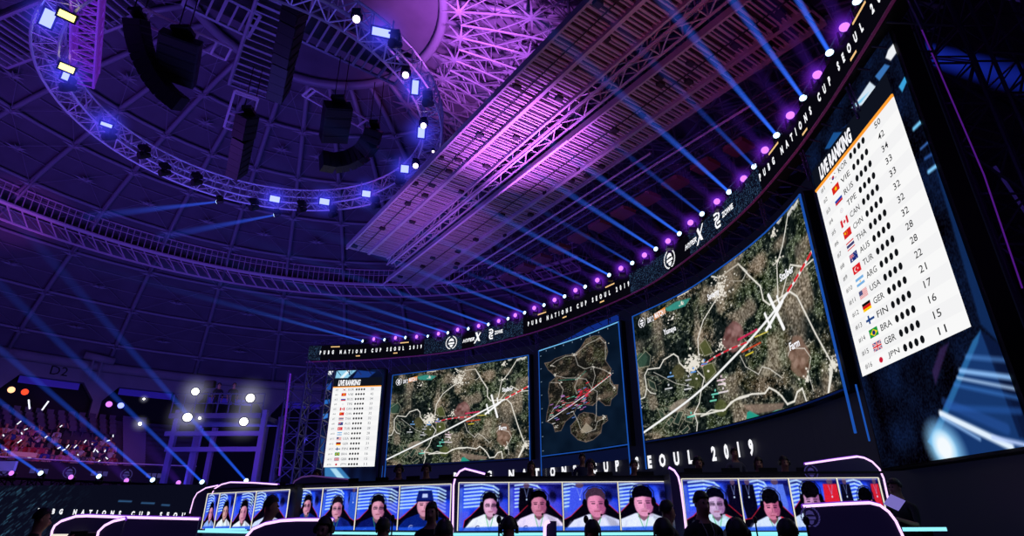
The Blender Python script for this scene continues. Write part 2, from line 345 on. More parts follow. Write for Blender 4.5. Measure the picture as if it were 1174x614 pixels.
struct(mb.build('wall_back', M['black']))
mb = MB(); mb.path([cy(A0+k*3, 36.0, 12.15) for k in range(0, 121)], .42, 8)
struct(mb.build('trim_1', M['conc'], smooth=True))
mb = MB()          # soffit strips above the openings, violet light put in as colour and glow
for i in range(-1, 4):
    a0 = A0+i*PITCH
    for k in range(8): mb.add([cy(a0+2.2+k*.8, 36.9, 10.15), cy(a0+3.0+k*.8, 36.9, 10.15), cy(a0+3.0+k*.8, 36.9, 10.7), cy(a0+2.2+k*.8, 36.9, 10.7)], [(0, 1, 2, 3)])
struct(mb.build('trim_2', pbr('soffit', (120, 110, 220), .7, emit=(56, 40, 190), es=.1)))
def flat_text(txt, origin, right, up, size, mat, parent, name='lettering', **k):
    me = text_mesh(txt, size, **k); o_, r_, u_ = Vector(origin), Vector(right).normalized(), Vector(up).normalized()
    return link(name, warp(me, lambda x, y: o_+r_*x+u_*y), mat, parent)
s_ = empty('section_sign', cy(-48, 36.35, 11.2), 0, 'small dark letters D2 painted on the concrete beam above the crowd', 'sign')
tang = Vector((math.cos(R_(-48)), -math.sin(R_(-48)), 0))
flat_text('D2', cy(-48, 36.32, 11.05)-tang*.7, tang, (0, 0, 1), 1.05, M['ink'], s_)
p_ = empty('ceiling_projector', cy(-44.5, 35.2, 12.6), 0, 'pale tubular unit hung on a bracket from the rim of the dome', 'equipment')
MB().tube(cy(-46.2, 35.0, 12.75), cy(-42.6, 35.0, 12.55), .32, 10).build('tube_housing', M['conc'], p_, smooth=True)
mb = MB(); [mb.tube(cy(a, 35.0, 12.5), cy(a, 35.2, 10.7), .08, 5) for a in (-45, -44)]; mb.build('bracket', M['conc'], p_)
# maintenance catwalk around the dome
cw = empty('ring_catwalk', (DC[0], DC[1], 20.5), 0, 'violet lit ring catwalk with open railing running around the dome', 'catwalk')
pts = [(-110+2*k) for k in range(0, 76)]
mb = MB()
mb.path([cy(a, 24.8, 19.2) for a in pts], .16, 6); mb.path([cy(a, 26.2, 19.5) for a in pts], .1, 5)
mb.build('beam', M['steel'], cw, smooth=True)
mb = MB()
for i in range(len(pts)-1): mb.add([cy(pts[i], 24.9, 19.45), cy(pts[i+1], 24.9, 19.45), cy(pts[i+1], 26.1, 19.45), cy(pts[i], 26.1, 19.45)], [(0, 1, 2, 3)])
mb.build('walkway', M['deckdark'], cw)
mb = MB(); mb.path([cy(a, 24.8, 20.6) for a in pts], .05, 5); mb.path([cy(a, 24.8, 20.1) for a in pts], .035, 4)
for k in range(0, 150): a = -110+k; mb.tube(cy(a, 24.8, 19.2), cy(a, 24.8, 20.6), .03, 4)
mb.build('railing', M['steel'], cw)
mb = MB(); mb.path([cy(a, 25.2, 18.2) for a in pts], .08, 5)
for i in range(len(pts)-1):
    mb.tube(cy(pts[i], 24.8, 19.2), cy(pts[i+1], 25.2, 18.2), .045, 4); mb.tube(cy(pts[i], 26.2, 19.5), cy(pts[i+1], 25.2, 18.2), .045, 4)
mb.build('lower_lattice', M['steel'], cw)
mb = MB()
for i in range(-5, 9): a = A0+i*PITCH; mb.tube(cy(a, 25.5, 19.4), dpt(22.5, a, .3), .09, 5); mb.tube(cy(a, 25.5, 19.4), dpt(28.5, a, .3), .09, 5)
mb.build('hanger', M['rib'], cw)
# floor
struct(MB().box((DC[0], DC[1], FLOOR-.1), (80, 80, .2)).build('floor', M['floor']))
# ================================================================== slatted roof decks
PA = R_(-34.6); PU = Vector((math.sin(PA), math.cos(PA), 0)); PV = Vector((PU.y, -PU.x, 0))
def pp(u, v, z): return PU*u+PV*v+Vector((0, 0, z))
def deck(u0, u1, v0, v1, vm, z, label, n):
    t = empty('slatted_deck', pp(u0, v0, z), 0, label, 'deck', None)
    mb = MB(); k = 0; u = u0
    while u < u1:                       # slats, paired in an uneven rhythm
        w = (.065, .045, .08, .045, .06)[k % 5]; mb.prism([pp(u, v0, z), pp(u+w, v0, z), pp(u+w, v1, z), pp(u, v1, z)], (0, 0, .06)); u += w+(.11, .06, .14, .08)[k % 4]; k += 1
    mb.build('slat', M['deck'], t)
    for v, w, h in ((v0, .08, .26), (vm, .13, .28), (v1, .08, .26)): MB().prism([pp(u0, v-w/2, z-.12), pp(u1, v-w/2, z-.12), pp(u1, v+w/2, z-.12), pp(u0, v+w/2, z-.12)], (0, 0, h)).build('edge_beam', M['deck'], t)
    mb = MB(); mb.prism([pp(u0, v0, z+.14), pp(u1, v0, z+.14), pp(u1, v1, z+.14), pp(u0, v1, z+.14)], (0, 0, .04)); mb.build('deck_panel', M['deckback'], t)
    mb = MB()
    mb.tube(pp(u0, v0+(vm-v0)*.55, z-.05), pp(u1, v0+(vm-v0)*.55, z-.05), .02, 4)
    for q in range(n):
        uu = u0+(u1-u0)*random.random(); vv = v0+(v1-v0)*random.random(); mb.box(pp(uu, vv, z-.04), (.25, .18, .12), -PA)
    mb.build('conduit', M['deckdark'], t)
    return t
deck(5, 27.2, 8.3, 10.55, 9.5, 13, 'long slatted metal deck hung under the dome, the one beside the lighting ring', 26)
deck(5, 30.3, 11.85, 14.4, 13.55, 13, 'long slatted metal deck hung under the dome, the one nearer the LED header', 26)
for (v, z, ua, ub, lb) in ((11.15, 13.2, 5, 28, 'open lattice girder lying in the gap between the two slatted decks'), (15.5, 12.4, 4, 27, 'dark lattice girder above the row of header lamps')):
    g = MB(); truss_mb(g, straight(pp(ua, v, z), pp(ub, v, z), 26), .55, .05); tag(g.build('lattice_girder', M['deck' if z > 13 else 'brace']), lb, 'girder')
for k, (v, z, ua, ub) in enumerate(((10.75, 12.6, 12.5, 27), (11.45, 12.5, 13, 30), (14.65, 12.6, 12, 28), (15.0, 12.3, 8, 24))):
    tag(MB().path([pp(ua, v, z), pp(ub, v, z)], .045, 6).build('steel_pipe', M['steel']), ['thin bright pipe along the inner side of the gap between the decks', 'thin bright pipe along the outer side of the gap between the decks', 'thin pipe slung along the outer slatted deck on its stage side', 'reddish thin pipe nearest the row of header lamps'][k], 'pipe')
# boxes hung in a row beyond the outer deck (ventilation units)
fb = None
for k in range(11):
    u = 9.5+k*1.45; 
    if fb is None:
        fb = empty('hanging_box', pp(u, 16.4, 12.1), -PA, 'small box hung in the row beyond the slatted decks', 'box', 'boxes hung beyond the slatted decks')
        MB().box((0, 0, 0), (.75, .8, .18)).build('casing', pbr('box_red', (150, 90, 110), .6), fb, local=True)
        m_ = MB(); [m_.tube((x, y, .08), (x*.8, y*.8, 1.4), .02, 4) for x in (-.3, .3) for y in (-.3, .3)]; m_.build('hanger', M['brace'], fb, local=True)
        o = fb
    else: o = tree(fb)
    o.location = pp(u, 16.4, 12.1)
# high walkways seen inside the lighting ring
def ladder(a, b, w, label, dark=()):
    t = empty('slatted_walkway', a, 0, label, 'walkway'); a, b = Vector(a), Vector(b); d = (b-a); L = d.length; d.normalize(); sd = d.cross(Vector((0, 0, 1))).normalized()
    for q in (-1, 1): MB().path([a+sd*q*w/2, b+sd*q*w/2], .09, 6).build('side_rail', M['rib'], t)
    mb = MB(); n = int(L/.42)
    for k in range(n+1):
        p = a+d*(L*k/n); mb.tube(p-sd*w/2, p+sd*w/2, .055 if k % 3 else .09, 4)
    mb.build('slat', M['rib'], t)
    mb = MB(); mb.prism([a-sd*w/2+Vector((0, 0, .5)), b-sd*w/2+Vector((0, 0, .5)), b+sd*w/2+Vector((0, 0, .5)), a+sd*w/2+Vector((0, 0, .5))], (0, 0, .04)); mb.build('deck_panel', M['deckdark'], t)
ZL = 19.0
ladder(at(342, -40, ZL), at(287, 105, ZL), 1.9, 'slatted walkway dropping from the top of the frame to the middle speaker')
ladder(at(348, 30, ZL), at(462, 85, ZL), 1.7, 'slatted walkway running toward the bright side of the lighting ring')
ladder(at(-20, 60, ZL), at(150, -6, ZL), 2.0, 'slatted walkway in the upper corner behind the violet truss')
ladder(at(215, -8, ZL), at(292, 30, ZL), 1.5, 'short slatted walkway above the curved speaker column')
# ================================================================== lighting ring
RC = Vector((-10.1, 18.8, 15.0)); RR = 6.9
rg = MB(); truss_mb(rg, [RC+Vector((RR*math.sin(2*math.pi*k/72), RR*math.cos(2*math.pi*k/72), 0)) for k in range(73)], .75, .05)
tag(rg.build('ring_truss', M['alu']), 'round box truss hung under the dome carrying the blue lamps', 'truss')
st_ = MB(); truss_mb(st_, straight(at(97, 88, 15), at(104, -60, 15), 14), .7, .05); tag(st_.build('box_truss', M['glowpipe']), 'straight violet lit truss joining the lighting ring at its far end', 'truss')
def frame_rig(pts, w, label):
    t = MB(); 
    pts = [Vector(p) for p in pts]
    for i in range(len(pts)-1):
        a, b = pts[i], pts[i+1]; d = (b-a); L = d.length; d.normalize(); sd = d.cross(Vector((0, 0, 1))).normalized()
        for q in (-1, 1): t.tube(a+sd*q*w/2, b+sd*q*w/2, .05, 5)
        for k in (0, .06, .6, .82, 1): p = a+d*L*k; t.tube(p-sd*w/2, p+sd*w/2, .05, 5)
    return tag(t.build('rigging_frame', M['steel']), label, 'frame')
frame_rig([at(163, 18, 16.3), at(262, 62, 16.3)], .8, 'pale rectangular rigging frame above the curved speaker column and its box')
frame_rig([at(352, 105, 16.3), at(428, 148, 16.3)], .7, 'pale rectangular rigging frame above the curled speaker column')
frame_rig([at(283, 108, 16.0), at(270, 150, 15.2)], .9, 'pale rectangular rigging frame above the straight speaker column')
# speaker columns: cabinets strung along a hanging curve
def speakers(pts3, w, dep, n, label, parts=True):
    P = [Vector(p) for p in pts3]
    # resample
    seg = [0]; 
    for i in range(1, len(P)): seg.append(seg[-1]+(P[i]-P[i-1]).length)
    def q(s):
        for i in range(1, len(P)):
            if s <= seg[i]+1e-9: return P[i-1].lerp(P[i], (s-seg[i-1])/(seg[i]-seg[i-1]))
        return P[-1]
    t = empty('speaker_column', P[0], 0, label, 'speaker'); hgt = seg[-1]/n
    for k in range(n):
        a, b = q(seg[-1]*k/n), q(seg[-1]*(k+1)/n); c = (a+b)/2; d = (b-a).normalized(); side = Vector((dep[0], dep[1], 0)).cross(d).normalized(); f = d.cross(side).normalized()
        m = Matrix((side, f, d)).transposed(); mb = MB(); mb.box(c, (w, .55, hgt*.97), mat=m); o = mb.build('cabinet', M['speaker'], t)
        if parts:
            mb = MB(); mb.box(c+f*.285, (w*.9, .02, hgt*.7), mat=m); mb.box(c-f*.285, (w*.9, .02, hgt*.7), mat=m); mb.build('grille', M['black'], o)
    mb = MB(); mb.box(P[0]+Vector((0, 0, .25)), (w*.5, .5, .15)); mb.tube(P[0]+Vector((.2, 0, .2)), P[0]+Vector((.2, 0, 2.6)), .02, 4); mb.tube(P[0]+Vector((-.2, 0, .2)), P[0]+Vector((-.2, 0, 2.6)), .02, 4)
    mb.build('rigging_bar', M['speaker'], t)
    return t
def arcpts(pix): return [at(x, y, z) for x, y, z in pix]
speakers(arcpts([(156, 22, 16), (159, 45, 15.5), (165, 66, 15.0), (176, 88, 14.5), (190, 106, 14.1), (208, 120, 13.8)]), .85, (-1, -.2), 14, 'long curved black speaker column hanging like a hook inside the lighting ring')
speakers(arcpts([(349, -30, 16), (337, 20, 15.4), (327, 65, 14.9), (319, 108, 14.5)]), 1.0, (1, -.3), 12, 'large straight black speaker column hanging at the top centre of the dome')
speakers(arcpts([(284, 132, 15.4), (279, 158, 14.8), (271, 200, 14.0)]), .8, (1, -.4), 9, 'slim straight black speaker column hanging above the lower edge of the lighting ring')
speakers(arcpts([(429, 148, 15.6), (425, 162, 15.2), (415, 176, 14.9), (400, 184, 14.7), (384, 187, 14.5), (368, 184, 14.4)]), .75, (.3, -1), 11, 'curled black speaker column with a blue glint on its lower cabinets')
speakers(arcpts([(208, 42, 15.6), (201, 92, 14.8)]), 1.3, (.5, -1), 5, 'squat black speaker block beside the long curved column')
speakers(arcpts([(388, 120, 15.6), (382, 160, 15.0)]), 1.1, (.5, -1), 4, 'squat black speaker block beside the curled column')
# ================================================================== lamps
def moving_head(label, cat, dirv, lens, sz=1.0, group=None, beam=None, up=-1):
    """base, yoke, head, lens; up=1 stands on something, -1 hangs"""
    t = empty('moving_head_lamp', (0, 0, 0), 0, label, cat, group); d = Vector(dirv).normalized(); s = sz
    MB().box((0, 0, -.30*s*up), (.3*s, .3*s, .13*s)).build('base', M['speaker'], t, local=True)
    sd = d.cross(Vector((0, 0, 1))).normalized(); m = MB()
    for q in (-1, 1): m.tube(sd*q*.17*s+Vector((0, 0, -.25*s*up)), sd*q*.17*s, .035*s, 6)
    m.tube(sd*-.19*s+Vector((0, 0, -.25*s*up)), sd*.19*s+Vector((0, 0, -.25*s*up)), .035*s, 6); m.build('yoke', M['speaker'], t, local=True)
    m = MB(); m.tube(-d*.2*s, d*.1*s, .1*s, 12, .14*s); m.ball(-d*.2*s, .1*s, 10, 6); h = m.build('head', M['speaker'], t, local=True, smooth=False)
    MB().tube(d*.1*s, d*.125*s, .125*s, 14).build('lens', lens, h, local=True)
    return t
def beam_obj(parent, dirv, L, r0, spread, mat, name='light_beam'):
    d = Vector(dirv).normalized(); m = MB(); m.tube((0, 0, .14), (0, 0, L), r0+.14*spread, 20, r0+L*spread); o = m.build(name, mat, parent, local=True)
    o.rotation_mode = 'QUATERNION'; o.rotation_quaternion = d.to_track_quat('Z', 'Y'); o['kind'] = 'stuff'; return o
ORD = 'first second third fourth fifth sixth seventh eighth ninth tenth eleventh twelfth thirteenth fourteenth fifteenth sixteenth seventeenth eighteenth nineteenth twentieth twenty-first twenty-second twenty-third twenty-fourth twenty-fifth twenty-sixth'.split()
BD = Vector((-.69, -.72, .035)).normalized()
bmB = beam_mat('beam_blue', (.03, .15, 1.0), .60, .05, .015, 2.9); bmD = beam_mat('beam_blue_dim', (.03, .13, 1.0), .24, .05, .012, 2.6)
bmP = beam_mat('beam_violet', (.16, .03, .8), .055, .12, .035, 1.5)
bmW = beam_mat('beam_wide', (.03, .11, 1.0), .42, .05, .036, 2.6)
ZH = 3.52*H
bx = [(417,391),(442,389.5),(466,387),(491.7,385.5),(514.6,381.6),(538,377),(561,372),(583.6,365.5),(602.6,358.7),(624.8,350),(648.4,340),(672,329),(699.5,315.7),(726,302),(753,286),(780,268.5),(806,246),(837,221),(866,192),(891.6,156.5),(922,114),(952.4,62.5),(984,4)]
px_ = [(430,388.7),(454.8,387.3),(479,386),(504,382.6),(526,378),(550,373.7),(573,368),(592,361.5),(613.7,353.3),(637,344),(661,333),(686,321.5),(713,308),(740,293),(767,277),(792.7,256),(823,232),(853.7,206),(878,173.5),(907,134),(938,88),(969,34)]
pb = None
for i, (x, y) in enumerate(bx):
    lb = 'blue beam lamp on the LED header, %s blue one from the left' % ORD[i]
    if pb is None:
        pb = moving_head(lb, 'stage light', BD, M['lensb'], .7, 'blue beam lamps along the LED header', up=1); beam_obj(pb, BD, 15, .05, .015, bmB); o = pb
        pd = tree(pb)
        for c_ in pd.children:
            if c_.name.startswith('light_beam'): c_.data = c_.data.copy(); c_.data.materials[0] = bmD
    else: o = tree(pd if (i in (9, 11, 13, 16, 18) or (i < 8 and i % 2)) else pb)
    o.location = at(x, y, ZH); o['label'] = lb
bpy.data.objects.remove(pd.children[0]) if False else [bpy.data.objects.remove(c2) for c1 in list(pd.children) for c2 in list(c1.children)]; [bpy.data.objects.remove(c1) for c1 in list(pd.children)]; bpy.data.objects.remove(pd)
HALOS = []; pv = None; VD = Vector((-.45, -.6, -.05)).normalized()
for i, (x, y) in enumerate(px_):
    lb = 'violet wash lamp on the LED header, %s violet one from the left' % ORD[i]
    if pv is None:
        pv = moving_head(lb, 'stage light', VD, M['lensp'], .85, 'violet wash lamps along the LED header', up=1); beam_obj(pv, BD, 5, .12, .035, bmP); o = pv
    else: o = tree(pv)
    o.location = at(x, y, ZH-.1); o['label'] = lb; o2 = at(x, y, ZH-.1); HALOS.append(o2)
# lamps on the ring
def ring_pos(px, py, drop=-.55): return at(px, py, 15.0+drop)
hd = Vector((0, 0, -1))
def halo_mat(name, c, k, R):  # self-lit ball imitates the bloom around a lamp
    m, t = nmat(name); n, l = t.nodes, t.links; tc = n.new('ShaderNodeTexCoord'); ln = n.new('ShaderNodeVectorMath'); ln.operation = 'LENGTH'; l.new(tc.outputs['Object'], ln.inputs[0])
    a = n.new('ShaderNodeMapRange'); a.inputs['From Min'].default_value = 0; a.inputs['From Max'].default_value = R; a.inputs['To Min'].default_value = 1; a.inputs['To Max'].default_value = 0; l.new(ln.outputs['Value'], a.inputs['Value'])
    p = n.new('ShaderNodeMath'); p.operation = 'POWER'; l.new(a.outputs[0], p.inputs[0]); p.inputs[1].default_value = 3.0
    q = n.new('ShaderNodeMath'); q.operation = 'MULTIPLY'; l.new(p.outputs[0], q.inputs[0]); q.inputs[1].default_value = k
    e = n.new('ShaderNodeEmission'); e.inputs[0].default_value = (*c, 1); l.new(q.outputs[0], e.inputs[1]); o = n.new('ShaderNodeOutputMaterial'); l.new(e.outputs[0], o.inputs['Volume']); return m
HM = {}
def halo(p, R, c, k, label):
    key = (R, c, k)
    if key not in HM: m = MB(); m.ball((0, 0, 0), R, 16, 10); o = m.build('haze_glow', halo_mat('haze_glow', c, k, R)); HM[key] = o.data
    else: o = bpy.data.objects.new('haze_glow', HM[key]); col.objects.link(o)
    o.location = p; tag(o, label, 'haze', 'haze glows around lamps', 'stuff')
for h_ in HALOS: halo(h_, .55, (.28, .03, 1.0), 2.6, 'violet glow of haze around a header wash lamp')
def blinder(px, py, label, lens, z=14.3, w=.8, h=.42):
    t = empty('wash_light', at(px, py, z), 0, label, 'stage light', 'glowing wash lights on the lighting ring')
    p = at(px, py, z); d = -p.normalized(); sd = d.cross(Vector((0, 0, 1))).normalized(); u = sd.cross(d)
    m3 = Matrix((sd, d, u)).transposed()
    MB().box(p-d*.12, (w+.12, .22, h+.12), mat=m3).build('housing', M['speaker'], t); MB().box(p+d*.01, (w, .03, h), mat=m3).build('glass', lens, t)
    m = MB(); m.tube(p-d*.1+sd*(w/2+.08), p-d*.1+sd*(w/2+.08)+Vector((0, 0, .6)), .03, 5); m.tube(p-d*.1-sd*(w/2+.08), p-d*.1-sd*(w/2+.08)+Vector((0, 0, .6)), .03, 5); m.build('bracket', M['alu'], t)
for x, y, lb, w, h in ((315, 228, 'bright blue wash light at the lower edge of the ring, above the leftmost pair', .6, .35), (372, 231, 'bright blue wash light at the lowest point of the ring', .6, .35), (420, 222, 'bright blue wash light at the lower edge of the ring, where it starts to rise', .5, .35), (464, 193.5, 'bright blue wash light on the ring beside the inner slatted deck corner', .45, .4),
        (483, 152, 'bright blue wash light on the bright side of the ring, below a round lamp', .35, .5), (476, 100, 'tall bright blue wash light halfway up the bright side of the ring', .3, .6), (437, 37, 'long cyan blue wash light high on the bright side of the ring', .75, .3), (55, 21, 'bright blue wash light on the far side of the ring in the upper corner', .4, .65), (76, 85, 'cyan blue lamp on the far side of the ring beneath a yellow lamp', .25, .5), (122, 143, 'thin cyan blue lamp partway down the far side of the ring', .5, .16)):
    blinder(x, y, lb, M['lensbb'], 14.4, w*.75, h*.8); halo(at(x, y, 14.4)*.995, 1.1, (.06, .06, 1.0), 1.5, 'blue glow of haze around a ring wash light')
for x, y, lb in ((408.6, 22, 'round pinkish white lamp at the top of the ring'), (465, 86, 'round pinkish white lamp on the bright side of the ring above the tall blue light'), (485.5, 144, 'round pinkish white lamp directly above a blue wash light on the ring'), (476.5, 190, 'round pinkish white lamp on the ring beside the slatted deck'), (496.6, 173.6, 'tiny round white lamp at the outer edge of the ring')):
    p = at(x, y, 14.3); t = moving_head(lb, 'stage light', -p.normalized(), M['lensw'], .9 if x < 490 else .4, 'round white lamps on the lighting ring'); t.location = p
for x, y, lb in ((76.5, 18, 'yellow lamp on the ring in the upper corner, the higher of two'), (76.5, 78, 'yellow lamp on the ring in the upper corner, the lower of two')):
    blinder(x, y, lb, M['lensy'], 14.4, .42, .2)
for k, (x, y) in enumerate(((75, 100), (123, 157), (163, 178), (187, 198), (224, 209), (290, 238), (345, 240), (381, 246), (430, 236), (458, 208), (490, 118), (452, 50))):
    lb = 'unlit black lamp hanging from the ring, %s of them from the upper corner' % ORD[k]
    t = moving_head(lb, 'stage light', (-.5, -.7, -.5), M['black'], 1.2, 'unlit lamps on the lighting ring'); t.location = at(x, y, 14.1)
for x, y, d_, lb in ((251, 231, at(110, 247, 13.6)-at(251, 231, 13.9), 'lamp under the ring throwing the upper of the two blue beams to the left'), (317, 246, at(180, 272, 13.4)-at(317, 246, 13.8), 'lamp under the ring throwing the lower of the two blue beams to the left')):
    t = moving_head(lb, 'stage light', d_, M['lensb'], .8, 'blue beam lamps under the ring'); beam_obj(t, d_, 7, .05, .036, bmW); t.location = at(x, y, 13.9)
# faint white beam lamp behind the right ranking tower
dR = at(1174, 95, 9)-at(1040, 58, 9.6)
t = moving_head('lamp on the scaffold behind the ranking tower throwing a faint blue beam to the right', 'stage light', dR, M['lensbb'], .6); t.location = at(1046, 57, 12.2)
beam_obj(t, dR, 9, .3, .05, beam_mat('beam_faint', (.02, .06, 1.0), .2, .3, .05, 5))
# low row of lamps at the far left
LD = Vector((-.02, -.94, .33)).normalized(); bmL = beam_mat('beam_low', (.02, .12, 1.0), .40, .045, .007, 3.6)
lrow = None
for i, (x, y) in enumerate(((48, 543), (114.6, 546.6), (176, 550.6), (232.5, 553), (283, 551.6))):
    lb = 'low blue beam lamp in front of the stands, %s from the left' % ORD[i]
    if lrow is None: lrow = moving_head(lb, 'stage light', LD, M['lensb'], .6, 'low blue beam lamps before the stands', up=1); beam_obj(lrow, LD, 14, .045, .007, bmL); o = lrow
    else: o = tree(lrow)
    o.location = atY(x, y, 19.5+i*.3); o['label'] = lb
lrow2 = None
for i, (x, y) in enumerate(((14.5, 542.5), (82.5, 547), (146, 551), (205.5, 553.5))):
    lb = 'low violet wash lamp in front of the stands, %s from the left' % ORD[i]
    if lrow2 is None: lrow2 = moving_head(lb, 'stage light', (.1, -1, .15), M['lensp'], .6, 'low violet wash lamps before the stands', up=1); beam_obj(lrow2, (-.1, -.75, .4), 5, .12, .035, bmP); o = lrow2
    else: o = tree(lrow2)
    o.location = atY(x, y, 19.5+i*.3); o['label'] = lb
lt = MB(); truss_mb(lt, straight(atY(-60, 552, 19.2), atY(300, 566, 21), 22), .35, .03); tag(lt.build('lamp_truss', M['black']), 'low black truss carrying the row of lamps before the stands', 'truss')
# ================================================================== LED wall
sEnd = W.find(1083, 250)[0]+.35
mb = MB(); n = 90; ss = [sEnd*k/n for k in range(n+1)]
for i in range(n):
    a, b = W.xyz(ss[i], 0, -.35), W.xyz(ss[i+1], 0, -.35); mb.add([(a.x, a.y, FLOOR), (b.x, b.y, FLOOR), (b.x, b.y, 3.08*H), (a.x, a.y, 3.08*H)], [(0, 1, 2, 3)])
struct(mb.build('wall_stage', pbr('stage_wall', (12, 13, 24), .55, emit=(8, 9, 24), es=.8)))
def on_wall(s0, s1, z0, z1, off=0.0): return lambda u, v: W.xyz(s0+(s1-s0)*u, z0+(z1-z0)*v, off)
def span(l, r): return W.find(*l)[0], W.find(*r)[0]
ZT, ZM = 2.83*H, 1.0*H
sML = span((447, 480), (607.5, 470)); sMC = span((620, 460), (716, 440)); sMR = span((732.5, 430), (947, 340))
# --- terrain map picture
def px_uv(px, py):
    s, z = W.find(px, py); return ((s-sMR[0])/(sMR[1]-sMR[0]), (ZT-z)/(ZT-ZM))
def UV(*pts): return [px_uv(*p) for p in pts]
def A_(*pts): return UV(*[(725+x/2.3625, 240+y/2.3625) for x, y in pts])
def B_(*pts): return UV(*[(730+x/4.385, 370+y/4.385) for x, y in pts])
def C_(*pts): return UV(*[(800+x/6.139, 420+y/6.139) for x, y in pts])
def terrain(w, h, seed=3):
    c = Canvas(w, h); n1, n2, n3, n4 = vnoise(h, w, 6, seed), vnoise(h, w, 26, seed+1), vnoise(h, w, 80, seed+2), vnoise(h, w, 190, seed+3)
    t = .38*n1+.27*n2+.2*n3+.15*n4; t = np.clip((t-.42)/.22, 0, 1)[..., None]; g = np.clip((vnoise(h, w, 9, seed+5)-.35)*2.4, 0, 1)[..., None]
    c.a = np.array((16, 24, 24.))*(1-t)+(np.array((84, 72, 56.))*g+np.array((52, 62, 40.))*(1-g))*t
    nz = np.random.default_rng(seed+20).random((h, w)); c.a += ((n4-.5)*56+(n3-.5)*60+(nz-.5)*44)[..., None]*(.45+.8*t)
    sp = (np.random.default_rng(seed+7).random((h, w)) > .965)*(t[..., 0] > .3); sp = sp+np.roll(sp, 1, 1); c.a += sp[..., None]*100
    rocky = np.clip((vnoise(h, w, 12, seed+9)-.62)*5, 0, 1)[..., None]; c.a = c.a*(1-rocky*.7)+(np.array((150, 134, 116.))+(n4-.5)[..., None]*120)*rocky*.7
    return c
def houses(c, u, v, ru, rv, n, seed, sz=2.2):
    q = np.random.default_rng(seed)
    for _ in range(n):
        a, r = q.random()*6.28, abs(q.normal())*.55; x, y = u+ru*r*math.cos(a), v+rv*r*math.sin(a); s = sz*(.5+q.random()*.8)
        c.line([(x, y), (x+s*.6/c.w, y+s*.25/c.h)], s, (232, 226, 214), .95)
